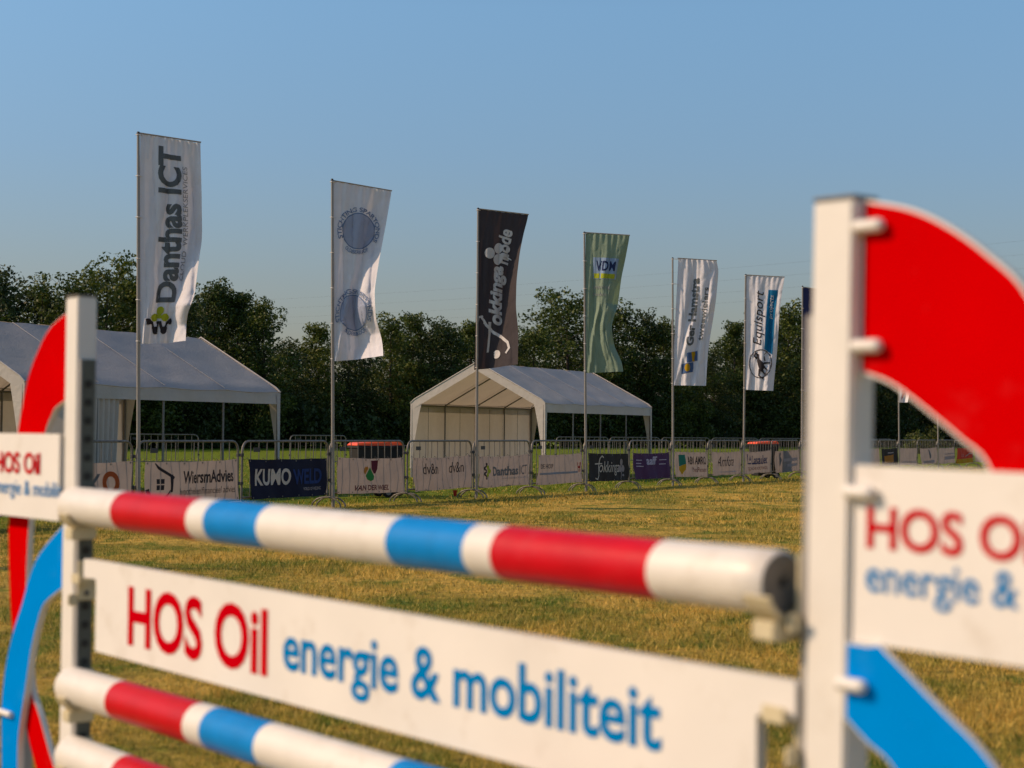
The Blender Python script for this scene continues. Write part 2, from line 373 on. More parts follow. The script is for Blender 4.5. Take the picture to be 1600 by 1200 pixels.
def build_grass():
    blades = []
    def scatter(y0, y1, dens, h, w, margin=1.0):
        xm = y1*.33 + margin; n = int((y1-y0)*2*xm*dens)
        X = RNG.uniform(-xm, xm, n); Y = RNG.uniform(y0, y1, n); k = np.abs(X) < Y*.325+margin
        X, Y = X[k], Y[k]; n = len(X)
        # tufts: pull some blades to tuft centres
        cx = np.round(X/.12)*.12 + RNG.normal(0,.01,n); cy = np.round(Y/.12)*.12 + RNG.normal(0,.01,n)
        jit = np.sin(cx*37.1)*np.cos(cy*29.7); a = RNG.random(n) < .55
        X = np.where(a, cx+.05*jit+RNG.normal(0,.018,n), X); Y = np.where(a, cy+.05*jit+RNG.normal(0,.018,n), Y)
        th = RNG.uniform(0, 2*math.pi, n); lean = RNG.uniform(.2, 1.3, n)
        patch = .6+.7*np.clip(np.sin(X*1.7+np.sin(Y*1.1)*2)*np.sin(Y*1.3+X*.4)+.3, 0, 1)
        H = h*RNG.uniform(.45, 1.35, n)*patch; W = w*RNG.uniform(.7, 1.3, n)
        la = RNG.uniform(0, 2*math.pi, n)
        b0 = np.stack([X-np.cos(th)*W/2, Y-np.sin(th)*W/2, np.full(n,-.012)], 1)
        b1 = np.stack([X+np.cos(th)*W/2, Y+np.sin(th)*W/2, np.full(n,-.012)], 1)
        tp = np.stack([X+np.cos(la)*H*lean, Y+np.sin(la)*H*lean, H], 1)
        blades.append(np.stack([b0, b1, tp], 1).reshape(-1, 3))
    scatter(5.2, 9, 2500, .027, .0058)
    scatter(9, 13, 1300, .029, .0078)
    scatter(13, 19, 600, .031, .011)
    scatter(19, 30, 240, .034, .016)
    scatter(30, 50, 62, .045, .024)
    scatter(50, 75, 22, .05, .035)
    V = np.concatenate(blades); n = len(V)//3
    me = bpy.data.meshes.new('grass'); me.vertices.add(len(V)); me.vertices.foreach_set('co', V.ravel())
    me.loops.add(n*3); me.loops.foreach_set('vertex_index', np.arange(n*3, dtype=np.int32))
    me.polygons.add(n); me.polygons.foreach_set('loop_start', np.arange(0, n*3, 3, dtype=np.int32))
    me.update(calc_edges=True); me.materials.append(mat_blade()); print('blades', n)
    tag(link('grass', me), 'short dry straw and green grass covering the showground', 'grass', kind='stuff')
build_grass()

# ------------------------------------------------------------------ trees
def leaf_mesh(name, centres, radii, per, size, mat, seed):
    rg = np.random.default_rng(seed); C = []; DD = []
    for c, r in zip(centres, radii):
        n = int(per*(r/.6)**2); d = rg.normal(size=(n,3)); d /= np.linalg.norm(d, axis=1)[:,None]
        p = np.array(c) + d*(r*rg.uniform(.3,1,n)**.45)[:,None]*np.array([1,1,.8]); C.append(p); DD.append(d)
    P = np.concatenate(C); n = len(P)
    nn = np.concatenate(DD) + rg.normal(size=(n,3))*.55
    a = np.cross(nn, rg.normal(size=(n,3))); a /= np.linalg.norm(a,axis=1)[:,None]
    b = np.cross(nn, a); b /= np.linalg.norm(b,axis=1)[:,None]
    s = size*rg.uniform(.6,1.4,n)[:,None]
    V = np.stack([P-a*s, P+b*s*.6, P+a*s, P-b*s*.6], 1).reshape(-1,3)
    me = bpy.data.meshes.new(name); me.vertices.add(len(V)); me.vertices.foreach_set('co', V.ravel())
    me.loops.add(n*4); me.loops.foreach_set('vertex_index', np.arange(n*4, dtype=np.int32))
    me.polygons.add(n); me.polygons.foreach_set('loop_start', np.arange(0, n*4, 4, dtype=np.int32))
    me.update(calc_edges=True); me.materials.append(mat); return me
def tree_proto(seed, H, W, style, mat):
    rg = random.Random(seed); tr = MB(); cs = []; rs = []
    lean = (rg.uniform(-.3,.3), rg.uniform(-.3,.3))
    def spine(z): k = z/H; return Vector((lean[0]*k + .12*math.sin(3*k+seed), lean[1]*k + .12*math.cos(4*k+seed), z))
    zs = [0,.05,.2,.4,.6,.8,.95]
    tr.tube([spine(H*z) for z in zs], [.2*H/12*s for s in (1.25,1,.85,.65,.42,.2,.06)], 8)
    nl = int({'tall':50,'broad':60,'thin':34}[style]*H/12)
    for i in range(nl):
        k = .05 + .92*i/nl; z0 = H*k; az = i*2.4 + rg.uniform(-.5,.5)
        if style == 'tall': prof = (1-((k-.38)/.66)**2) if k > .38 else (.8+.2*k/.38)
        elif style == 'broad': prof = (1-((k-.5)/.52)**2) if k > .5 else (.7+.3*k/.5)
        else: prof = (.25+.75*k/.45) if k < .45 else (1-((k-.45)/.58)**1.3)
        prof = max(.10, prof)*rg.uniform(.62,1.22); L = W/2*prof
        up = rg.uniform(.15,.6)*L*(.8 if k < .7 else 1.4); p0 = spine(z0)
        pe = p0 + Vector((math.cos(az)*L, math.sin(az)*L, up)); pm = p0.lerp(pe, .5) - Vector((0,0,.06*L))
        tr.tube([p0, pm, pe], [.045*(1.15-k), .03*(1.15-k), .01], 5, cap=False)
        for q in range(4):
            t = (.3, .6, .86, 1.05)[q]; c = p0.lerp(pe, t)
            sp = .34*(.6+.4*prof)
            cs.append((c.x+rg.gauss(0,sp), c.y+rg.gauss(0,sp), c.z+rg.gauss(0,.28))); rs.append(rg.choice((.34,.5,.65,.85,1.0))*(.62 if style == 'thin' else 1)*(1.15 if k < .5 else .85))
    for q in range(7):
        c = spine(H*(.88+.02*q)); cs.append((c.x+rg.gauss(0,.2), c.y+rg.gauss(0,.2), c.z)); rs.append(.36-.03*q)
    return (tr.mesh('trunk', M['bark'], smooth=True), leaf_mesh('crown', cs, rs, 36 if style != 'thin' else 30, .12, mat, seed))
PROTO = {}
PROTO['tall0'] = tree_proto(1, 12.5, 5.6, 'tall', M['leaf']); PROTO['tall1'] = tree_proto(2, 12.5, 5.0, 'tall', M['leaf'])
PROTO['tall2'] = tree_proto(3, 12.5, 6.2, 'tall', M['leaf_dark']); PROTO['broad0'] = tree_proto(4, 12, 8.0, 'broad', M['leaf'])
PROTO['broad1'] = tree_proto(5, 12, 7.4, 'broad', M['leaf_dark']); PROTO['thin0'] = tree_proto(6, 12.5, 3.6, 'thin', M['leaf'])
PH = {'tall0':12.5,'tall1':12.5,'tall2':12.5,'broad0':12,'broad1':12,'thin0':12.5}
def row_depth(px):
    # depth of the tree row under picture column px
    for _ in range(1): pass
    lo, hi = 60., 400.
    for _ in range(40):
        m = (lo+hi)/2; X = (px-800)/FPX*m; want = 105+(X+30.9)*1.2
        if m < want: lo = m
        else: hi = m
    return lo
def tree(px, topy, kind, label, dd=0, wf=1.0, rz=None, group=None):
    D = row_depth(px)+dd; t = at(px, topy, D); X = t.x; H = max(2.0, t.z)
    o = thing('alder_tree', label, 'tree', (X, D, 0), random.uniform(0, 6.28) if rz is None else rz, group)
    s = H/(PH[kind]+.25); o.scale = (s*wf, s*wf, s)
    tm, cm = PROTO[kind]; link('trunk', tm, o); link('crown', cm, o); return o
FRONT = [
 (-260,410,'broad1','dark bushy tree beyond the left edge of the picture, farthest left of the row'),
 (-170,430,'tall2','tall dark tree left of the picture, second in the row'),
 (-85,415,'broad0','broad green tree just outside the left picture edge'),
 (-14,403,'tall2','tall dark tree cut by the left picture edge above the larger tent roof'),
 (62,420,'thin0','slender loose tree with thin pointed crown over the left tent, second from left edge'),
 (118,436,'tall1','medium tree with ragged top directly behind the left jump post'),
 (172,413,'broad0','big broad tree rising between the left jump post and the first white flag'),
 (232,428,'tall0','tree whose crown is mostly hidden by the large grey lettered white flag'),
 (285,446,'tall2','dark tree right behind the lower edge of the first white flag'),
 (332,436,'tall0','pointed tree rising just right of the first flag above the tent ridge end'),
 (374,453,'tall1','rounded narrow tree above the sloping tent gable, second right of first flag'),
 (415,468,'tall0','lower tree stepping down beside the gap of sky left of the second flag'),
 (452,533,'tall2','low tree at the bottom of the sky gap left of the second flag'),
 (500,503,'tall1','small pointed tree immediately left of the second flagpole'),
 (548,512,'tall2','dark tree hidden behind the bottom of the second white flag'),
 (612,489,'tall0','tree with flat bumpy top just right of the second flag'),
 (644,486,'tall1','round topped tree between second white flag and charcoal flag'),
 (682,500,'tall2','darker tree halfway between second flag and charcoal flag, above tent peak left'),
 (708,503,'tall0','lower lumpy tree closest on the left of the charcoal flag'),
 (736,500,'tall1','tree right behind the charcoal flag pole'),
 (785,512,'tall2','tree hidden behind the lower half of the charcoal flag'),
 (832,508,'tall0','low airy tree just right of the charcoal flag'),
 (884,458,'broad0','tall airy tree with sky holes just left of the green flag'),
 (928,482,'tall1','tree peeping out behind the green flag'),
 (966,474,'tall0','tall ragged tree just right of the green flag'),
 (1006,487,'tall2','dark bushy tree between green flag and the lettered white flag'),
 (1040,498,'tall0','tree crossing behind the pole of the fifth flag'),
 (1078,512,'tall1','tree hidden behind the fifth flag with yellow and blue emblem'),
 (1112,545,'tall2','low tree in the dip just right of the fifth flag'),
 (1150,500,'tall1','leaning tree with side branch left of the black and blue lettered flag'),
 (1190,486,'tall2','tree hidden behind the flag with the horse emblem'),
 (1230,470,'tall0','tall pointed tree between horse emblem flag and navy flag'),
 (1268,492,'tall1','tree right behind the navy flag beside the near jump post'),
 (1310,480,'tall2','tree hidden behind the near white jump post'),
 (1362,488,'broad1','dark tree seen through the gap beside the near post under the red arc'),
 (1420,470,'tall2','dark tree under the red arc behind the far flagpole'),
 (1480,482,'broad1','dark tree under the red arc right of the far flagpole'),
 (1545,476,'tall0','tree fully behind the red arc near the right picture edge'),
 (1610,470,'broad0','tree at the right picture edge behind the red arc'),
 (1690,480,'tall2','tree just outside the right picture edge'),
]
for i, (px, ty, k, lb) in enumerate(FRONT): tree(px, ty, k, lb, dd=random.uniform(-2, 3), wf=random.uniform(.95, 1.2))
for i in range(30):
    px = -280 + i*68 + random.uniform(-14,14); ref = min(FRONT, key=lambda q: abs(q[0]-px))[1]
    tree(px, ref+random.uniform(14,38), random.choice(['tall2','broad1','tall0']), 'tree of the hidden second row behind the front row of trees', dd=9+random.uniform(0,4), wf=1.55, group='second row of trees')

def undergrowth():
    cs = []; rs = []; rg = random.Random(5)
    for i in range(1500):
        px = rg.uniform(-320, 1720); D = row_depth(px)+rg.uniform(-2.5, 7); X = (px-800)/FPX*D
        h = 2.2+4.0*abs(math.sin(X*.31)*math.cos(X*.13))
        cs.append((X, D, rg.uniform(.1, h))); rs.append(rg.uniform(.6,1.4))
    me = leaf_mesh('undergrowth', cs, rs, 26, .16, M['leaf_dark'], 9)
    tag(link('undergrowth', me), 'dark tangled undergrowth along the foot of the tree row', 'undergrowth', kind='stuff')
undergrowth()
def bush(px, top, base_D, w, label, mat):
    t = at(px, top, base_D); o = thing('bush', label, 'bush', (t.x, base_D, 0)); rg = random.Random(px); cs = []; rs = []; b = MB()
    for i in range(46):
        a = rg.uniform(0,6.28); k = rg.random()**.5; z = rg.uniform(.15, 1)*t.z*(1-.55*k*k)
        cs.append((math.cos(a)*k*w, math.sin(a)*k*w, z)); rs.append(rg.uniform(.3,.55))
        if i % 4 == 0: b.tube([(0,0,0),(math.cos(a)*k*w*.4, math.sin(a)*k*w*.4, z*.5),(math.cos(a)*k*w, math.sin(a)*k*w, z)], [.04,.02,.006], 5, False)
    b.obj('stem', M['bark'], o, True); link('foliage', leaf_mesh('foliage', cs, rs, 34, .1, mat, px), o)
bush(1448, 664, 118, 1.3, 'yellow green round bush standing on the lawn behind the far flagpole', M['leaf_yellow'])
bush(1432, 676, 122, .8, 'small low green bush touching the left of the round yellow green bush', M['leaf'])

# power lines far off: thin cables hung across the sky
for i, (xa, ya, xb, yb, lb) in enumerate([
    (380,508,2300,378,'lowest thin power cable crossing the sky behind the flags'),
    (380,498,2300,352,'second lowest thin power cable in the sky behind the flags'),
    (380,484,2300,326,'third thin power cable up in the sky behind the flags'),
    (380,470,2300,300,'topmost thin power cable in the sky behind the flags')]):
    A = at(xa, ya, 330); B = at(xb, yb, 210); m = MB()
    m.tube([A.lerp(B, k/16) - Vector((0,0,4*k/16*(1-k/16)*1.6)) for k in range(17)], .008, 5)
    tag(m.obj('power_cable', M['wire']), lb, 'power cable')

# ================================================================== FENCE
FT = Vector((math.sin(FA), math.cos(FA), 0)); FRZ = math.pi/2 - FA
joints = [Vector((FX0, FY0, 0)) + FT*(2.5*k) for k in range(-6, 11)]       # k = 0 is the pole of the second flag
def px_of(X, Y): return 800 + FPX*X/Y
pxs = [1289,1317,1345,1373,1402,1433,1463,1491,1520,1548,1574,1600]
for p in pxs:
    P = joints[-1]; lo, hi = P.y, P.y+2.5
    for _ in range(40):
        m = (lo+hi)/2; X = (p-800)/FPX*m
        if (Vector((X, m, 0))-P).length < 2.5: lo = m
        else: hi = m
    joints.append(Vector(((p-800)/FPX*lo, lo, 0)))

def barrier_proto():
    root = thing('crowd_barrier', 'x', 'barrier'); r = .15; z1 = 1.1; x0, x1 = .05, 2.45; f = MB()
    pts = [(x0,0,.18),(x0,0,z1-r)] + [(x0+r-r*math.cos(R(a)),0,z1-r+r*math.sin(R(a))) for a in (22,45,68,90)] + \
          [(x1-r+r*math.sin(R(a)),0,z1-r+r*math.cos(R(a))) for a in (0,22,45,68,90)] + [(x1,0,.18)]
    f.tube(pts, .0185, 8); f.tube([(x0,0,.22),(x1,0,.22)], .016, 8, False); f.obj('frame', M['steel'], root, True)
    b = MB(); b.tube([(0,0,.22),(0,0,1.085)], .0078, 6, False); bm_ = b.mesh('bar', M['steel'], True)
    for i in range(10):
        o = link('bar', bm_, root); o.location = (x0+(x1-x0)*(i+1)/11, 0, 0)
    ft = MB(); ft.tube([(0,-.29,.0),(0,-.275,.05)]+[(0,-.25*math.cos(R(a)),.05+.11*math.sin(R(a))) for a in range(20,161,20)]+[(0,.275,.05),(0,.29,0)], .0145, 7)
    fm = ft.mesh('foot', M['steel'], True)
    for x in (x0+.02, x1-.02):
        o = link('foot', fm, root); o.location = (x,0,0)
    h = MB(); h.box(-.03,-.02,0,.03,.02,.05); hm = h.mesh('hook', M['dark_steel'], bevel=.004)
    for x, z in ((x0-.01,.42),(x0-.01,.86),(x1+.01,.42),(x1+.01,.86)):
        o = link('hook', hm, root); o.location = (x,0,z)
    p = MB(); p.box(0,-.012,0,.17,-.006,.07); o = p.obj('name_plate', M['dark_steel'], root); o.location = (.33,-.004,.93)
    return root
BAR = barrier_proto(); BAR_USED = [False]
def barrier(P, Q, label, group):
    o = copy_tree(BAR) if BAR_USED[0] else BAR; BAR_USED[0] = True
    d = Q-P; o.location = P; o.rotation_euler = (R(random.uniform(-1.2,1.2)), 0, math.atan2(d.y, d.x)); o.scale = (d.length/2.5, 1, 1)
    o['label'] = label; o['group'] = group; return o

def banner_surface(L, z0, z1, seed, x0=.16):
    rg = random.Random(seed); a, b, c = rg.uniform(.016,.034), rg.uniform(0,6), rg.uniform(-.05,.02); sk = rg.uniform(-.07,.07)
    sag = rg.uniform(.006,.03); tilt = rg.uniform(-.03,.05)
    def S(x, z):                     # x along the banner in metres, z height in metres above its lower edge
        u = x/L; v = z/(z1-z0)
        y = -.036 + min(0, c)*.3 - a*(1+math.sin(u*11+b+v*2.5)) * (.35+.65*(1-v)) + c*(1-v)*math.sin(u*3.1) - .007*(1+math.sin(u*31+b+v*4)) - .006*(1+math.sin(u*9-v*7+b))
        zz = z0 + z + tilt*(u-.5) - sag*4*u*(1-u)*v + .006*math.sin(u*17+b)*(v-.5)
        return Vector((x0 + x + .012*math.sin(v*3+b)*(u-.5) + sk*(v-.5)*(1-u) - .5*sk*(v-.5)*u, y, zz))
    return S
BH = .62; BK = BH/.72
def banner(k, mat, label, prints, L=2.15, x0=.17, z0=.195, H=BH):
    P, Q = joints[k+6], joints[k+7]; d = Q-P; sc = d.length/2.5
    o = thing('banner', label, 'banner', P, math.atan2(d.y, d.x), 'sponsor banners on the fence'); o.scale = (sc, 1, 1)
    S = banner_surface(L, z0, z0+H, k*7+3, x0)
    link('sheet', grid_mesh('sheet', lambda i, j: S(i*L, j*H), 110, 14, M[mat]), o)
    g = MB()
    for i in range(6):
        for z in (.025, H-.025):
            q = S(.04+i*(L-.08)/5, z); g.tube([(q.x,q.y-.001,q.z),(q.x,q.y-.006,q.z)], .013, 8)
    g.obj('eyelets', M['steel'], o)['kind'] = 'stuff'
    t = MB()
    for i in range(6):
        q = S(.04+i*(L-.08)/5, H-.02); t.tube([(q.x,q.y-.008,q.z),(q.x,.0,q.z+.05),(q.x+.01,.02,q.z+.02)], .004, 4)
    t.obj('cable_ties', M['dark_steel'], o)['kind'] = 'stuff'
    lay = 0
    for nm, vf, ik in prints:
        lay += 1; off = .0055+.0014*lay; vf = (vf[0]*[1, BK], vf[1])
        def mp(x, z, off=off):
            x = min(max(x, .0), L); z = min(max(z, 0), H); q = S(x, z); q.y -= off; return q
        printed(nm, vf, mp, M[ik], o, .07)
    return o

W_ = 'barrier of grey steel tubes '
blabels = {
 -6:'outermost left, out of picture', -5:'left of the picture behind the far jump wing', -4:'behind the left sign board of the jump',
 -3:'holding the banner ending in KO', -2:'holding the white house emblem banner', -1:'holding the navy KUMO WELD banner',
 0:'holding the VAN DER WIEL banner', 1:'holding the banner lettered dv&n twice', 2:'holding the Danthas ICT banner',
 3:'holding the DE HOOP banner', 4:'holding the black script lettered banner', 5:'holding the purple aaff banner', 6:'holding the ABN AMRO banner',
 7:'holding the Amfora banner', 8:'holding the Lasaulec banner', 9:'holding the last pale banner left of the near jump post',
 10:'hidden behind the near jump post, first', 11:'hidden behind the near jump post, second', 12:'hidden behind the near jump post, third',
 13:'hidden behind the near jump post, last', 14:'holding the dark banner with orange block', 15:'holding the plain pale banner right of the far flag',
 16:'holding the pale banner with a dark figure', 17:'holding the pale banner left of the red and yellow one', 18:'holding the red and yellow banner',
 19:'right of the red and yellow banner', 20:'hidden behind the red arc', 21:'outermost right behind the red arc'}
for k in range(-6, 22):
    barrier(joints[k+6], joints[k+7], 'grey steel tube crowd barrier ' + blabels[k], 'crowd barriers along the field')

def logo_leaf(cx, cy, s):                       # three rounded petals over a wavy dark bar
    lime = join(disc(cx-.30*s, cy+.16*s, .2*s, .15*s), disc(cx+.30*s, cy+.16*s, .2*s, .15*s), disc(cx, cy+.42*s, .2*s, .16*s), poly([(cx-.2*s,cy+.12*s),(cx+.2*s,cy+.12*s),(cx,cy+.4*s)]))
    dk = stroke([(cx-.62*s,cy+.02*s),(cx-.42*s,cy-.05*s),(cx-.32*s,cy-.3*s),(cx-.14*s,cy-.3*s),(cx-.06*s,cy-.03*s),(cx+.06*s,cy-.03*s),(cx+.14*s,cy-.3*s),(cx+.32*s,cy-.3*s),(cx+.42*s,cy-.05*s),(cx+.62*s,cy+.02*s)], .15*s)
    dk = join(dk, disc(cx-.6*s,cy,.12*s), disc(cx+.6*s,cy,.12*s), disc(cx-.23*s,cy-.34*s,.15*s), disc(cx+.23*s,cy-.34*s,.15*s))
    return lime, dk
def rot90(vf, cx, cy):
    v, f = vf; w = v-np.array([cx, cy]); return np.stack([cx-w[:,1], cy+w[:,0]], 1), f
def clover(cx, cy, s):
    return join(*[disc(cx+s*.5*math.cos(R(a)), cy+s*.5*math.sin(R(a)), s*.42) for a in (90, 210, 330)], stroke([(cx, cy-s*.2),(cx-.2*s,cy-1.1*s),(cx-.45*s,cy-1.6*s)], [.2*s,.14*s,.06*s]), disc(cx+.35*s, cy-1.05*s, s*.3, s*.14))

# banners from left to right ------------------------------------------------
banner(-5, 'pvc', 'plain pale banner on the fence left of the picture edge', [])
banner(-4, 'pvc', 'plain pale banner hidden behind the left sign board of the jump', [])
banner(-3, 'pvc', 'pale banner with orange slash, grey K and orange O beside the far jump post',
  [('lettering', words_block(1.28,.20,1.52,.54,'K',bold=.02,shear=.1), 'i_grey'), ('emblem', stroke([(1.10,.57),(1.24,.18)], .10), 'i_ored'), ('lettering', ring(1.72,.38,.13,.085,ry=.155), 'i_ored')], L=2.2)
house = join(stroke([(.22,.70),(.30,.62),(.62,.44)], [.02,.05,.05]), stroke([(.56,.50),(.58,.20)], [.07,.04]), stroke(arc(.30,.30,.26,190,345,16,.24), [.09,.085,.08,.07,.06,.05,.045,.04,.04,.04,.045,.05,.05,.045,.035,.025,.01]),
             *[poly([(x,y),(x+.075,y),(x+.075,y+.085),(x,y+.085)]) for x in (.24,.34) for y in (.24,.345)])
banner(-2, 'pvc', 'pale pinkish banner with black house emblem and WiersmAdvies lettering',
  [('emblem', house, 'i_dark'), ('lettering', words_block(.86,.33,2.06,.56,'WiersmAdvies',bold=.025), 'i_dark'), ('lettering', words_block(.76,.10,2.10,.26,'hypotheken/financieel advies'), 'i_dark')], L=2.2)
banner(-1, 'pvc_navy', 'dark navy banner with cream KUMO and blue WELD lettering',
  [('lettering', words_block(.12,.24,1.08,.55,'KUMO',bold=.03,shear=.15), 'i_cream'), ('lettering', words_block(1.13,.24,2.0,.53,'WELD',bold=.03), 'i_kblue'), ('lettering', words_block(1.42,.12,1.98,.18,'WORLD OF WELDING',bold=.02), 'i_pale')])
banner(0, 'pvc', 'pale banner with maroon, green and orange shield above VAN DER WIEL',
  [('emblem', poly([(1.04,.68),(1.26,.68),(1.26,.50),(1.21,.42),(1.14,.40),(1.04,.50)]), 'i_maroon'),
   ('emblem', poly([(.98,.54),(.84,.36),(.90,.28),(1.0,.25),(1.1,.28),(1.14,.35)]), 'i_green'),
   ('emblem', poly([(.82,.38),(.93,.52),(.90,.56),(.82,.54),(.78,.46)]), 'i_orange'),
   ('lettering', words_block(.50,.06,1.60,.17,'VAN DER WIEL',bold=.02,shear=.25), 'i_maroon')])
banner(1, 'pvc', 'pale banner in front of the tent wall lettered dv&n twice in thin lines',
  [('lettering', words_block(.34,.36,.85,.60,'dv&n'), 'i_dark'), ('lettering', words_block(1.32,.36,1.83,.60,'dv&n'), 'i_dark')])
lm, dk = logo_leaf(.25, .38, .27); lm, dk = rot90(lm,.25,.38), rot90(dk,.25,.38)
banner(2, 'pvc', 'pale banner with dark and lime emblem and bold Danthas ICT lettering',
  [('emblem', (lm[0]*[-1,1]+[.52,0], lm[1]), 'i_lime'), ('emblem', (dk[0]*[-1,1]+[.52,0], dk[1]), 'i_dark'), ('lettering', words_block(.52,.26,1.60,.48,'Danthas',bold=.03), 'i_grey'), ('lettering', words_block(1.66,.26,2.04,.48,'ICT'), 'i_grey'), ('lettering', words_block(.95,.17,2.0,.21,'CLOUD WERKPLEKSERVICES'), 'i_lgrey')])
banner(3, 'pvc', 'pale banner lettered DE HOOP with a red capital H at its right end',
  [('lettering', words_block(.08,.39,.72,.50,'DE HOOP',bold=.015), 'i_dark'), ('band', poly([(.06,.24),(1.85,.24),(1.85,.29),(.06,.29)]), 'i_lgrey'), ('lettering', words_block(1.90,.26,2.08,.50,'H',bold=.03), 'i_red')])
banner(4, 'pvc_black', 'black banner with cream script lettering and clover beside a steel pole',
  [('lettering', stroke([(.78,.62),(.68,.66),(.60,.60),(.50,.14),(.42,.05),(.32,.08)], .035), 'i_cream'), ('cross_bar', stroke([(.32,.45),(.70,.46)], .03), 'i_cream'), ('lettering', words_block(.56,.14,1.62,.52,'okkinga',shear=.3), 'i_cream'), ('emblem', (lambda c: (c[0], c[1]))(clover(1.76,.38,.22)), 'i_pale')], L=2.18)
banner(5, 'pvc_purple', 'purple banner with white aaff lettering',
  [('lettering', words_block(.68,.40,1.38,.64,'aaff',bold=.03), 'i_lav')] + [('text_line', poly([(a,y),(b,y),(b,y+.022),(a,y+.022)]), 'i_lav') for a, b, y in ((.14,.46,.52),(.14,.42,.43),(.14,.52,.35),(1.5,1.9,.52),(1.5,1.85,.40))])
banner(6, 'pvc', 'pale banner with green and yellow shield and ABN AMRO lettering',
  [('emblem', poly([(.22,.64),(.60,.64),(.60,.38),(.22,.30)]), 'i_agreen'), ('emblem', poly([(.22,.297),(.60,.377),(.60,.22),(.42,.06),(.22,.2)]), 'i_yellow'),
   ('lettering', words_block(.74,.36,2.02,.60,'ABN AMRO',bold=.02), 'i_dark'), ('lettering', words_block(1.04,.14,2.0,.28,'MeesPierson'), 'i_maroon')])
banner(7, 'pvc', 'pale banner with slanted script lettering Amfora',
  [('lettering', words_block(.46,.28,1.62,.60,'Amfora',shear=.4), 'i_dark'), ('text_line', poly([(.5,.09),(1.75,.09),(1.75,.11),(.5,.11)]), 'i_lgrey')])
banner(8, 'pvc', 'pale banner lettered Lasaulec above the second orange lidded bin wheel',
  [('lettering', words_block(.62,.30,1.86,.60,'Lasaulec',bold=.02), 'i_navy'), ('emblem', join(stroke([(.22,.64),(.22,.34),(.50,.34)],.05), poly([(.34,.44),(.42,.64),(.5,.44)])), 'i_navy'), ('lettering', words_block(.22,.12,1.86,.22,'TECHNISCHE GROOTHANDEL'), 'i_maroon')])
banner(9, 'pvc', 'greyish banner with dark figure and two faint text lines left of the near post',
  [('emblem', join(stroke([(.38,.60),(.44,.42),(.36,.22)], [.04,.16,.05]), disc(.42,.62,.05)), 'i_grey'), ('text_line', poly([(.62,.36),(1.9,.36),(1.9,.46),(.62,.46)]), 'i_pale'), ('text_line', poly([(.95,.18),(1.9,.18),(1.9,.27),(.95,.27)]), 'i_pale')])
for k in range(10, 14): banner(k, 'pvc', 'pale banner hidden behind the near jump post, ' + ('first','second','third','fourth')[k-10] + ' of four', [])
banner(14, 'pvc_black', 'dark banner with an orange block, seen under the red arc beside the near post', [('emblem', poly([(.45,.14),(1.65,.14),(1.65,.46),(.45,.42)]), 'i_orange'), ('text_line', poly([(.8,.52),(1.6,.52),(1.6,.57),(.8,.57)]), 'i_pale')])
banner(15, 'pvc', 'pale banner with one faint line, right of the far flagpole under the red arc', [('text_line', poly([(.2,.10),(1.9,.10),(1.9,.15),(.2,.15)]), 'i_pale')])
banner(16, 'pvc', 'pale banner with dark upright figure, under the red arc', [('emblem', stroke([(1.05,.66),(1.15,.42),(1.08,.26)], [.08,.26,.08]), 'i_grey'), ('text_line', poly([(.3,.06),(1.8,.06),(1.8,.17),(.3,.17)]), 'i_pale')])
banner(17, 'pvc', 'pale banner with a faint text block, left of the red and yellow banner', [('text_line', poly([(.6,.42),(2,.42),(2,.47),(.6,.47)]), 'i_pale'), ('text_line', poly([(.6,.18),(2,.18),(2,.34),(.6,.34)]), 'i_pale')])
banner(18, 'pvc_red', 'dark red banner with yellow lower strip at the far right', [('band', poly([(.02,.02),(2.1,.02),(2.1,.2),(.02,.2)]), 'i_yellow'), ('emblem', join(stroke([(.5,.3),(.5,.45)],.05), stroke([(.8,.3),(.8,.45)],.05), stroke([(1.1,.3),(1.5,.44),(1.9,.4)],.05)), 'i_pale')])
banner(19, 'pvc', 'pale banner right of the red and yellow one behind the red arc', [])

# back row of barriers behind the tents
def brow(px0, D0, px1, n, label, ang):
    P = Vector(((px0-800)/FPX*D0, D0, 0)); d = Vector((math.cos(ang), math.sin(ang), 0))*2.5
    for i in range(n):
        barrier(P+d*i, P+d*(i+1), label % ('first', 'second', 'third', 'fourth', 'fifth', 'sixth', 'seventh')[i], 'crowd barriers in the back row')
brow(192, 56, 0, 1, 'far crowd barrier seen through the open left tent, %s and only', R(20))
brow(452, 58, 0, 1, 'far crowd barrier alone on the lawn left of the second flagpole, %s and only', R(45))
brow(868, 66, 0, 7, 'far crowd barrier in the row behind the right tent, %s from left', R(32))

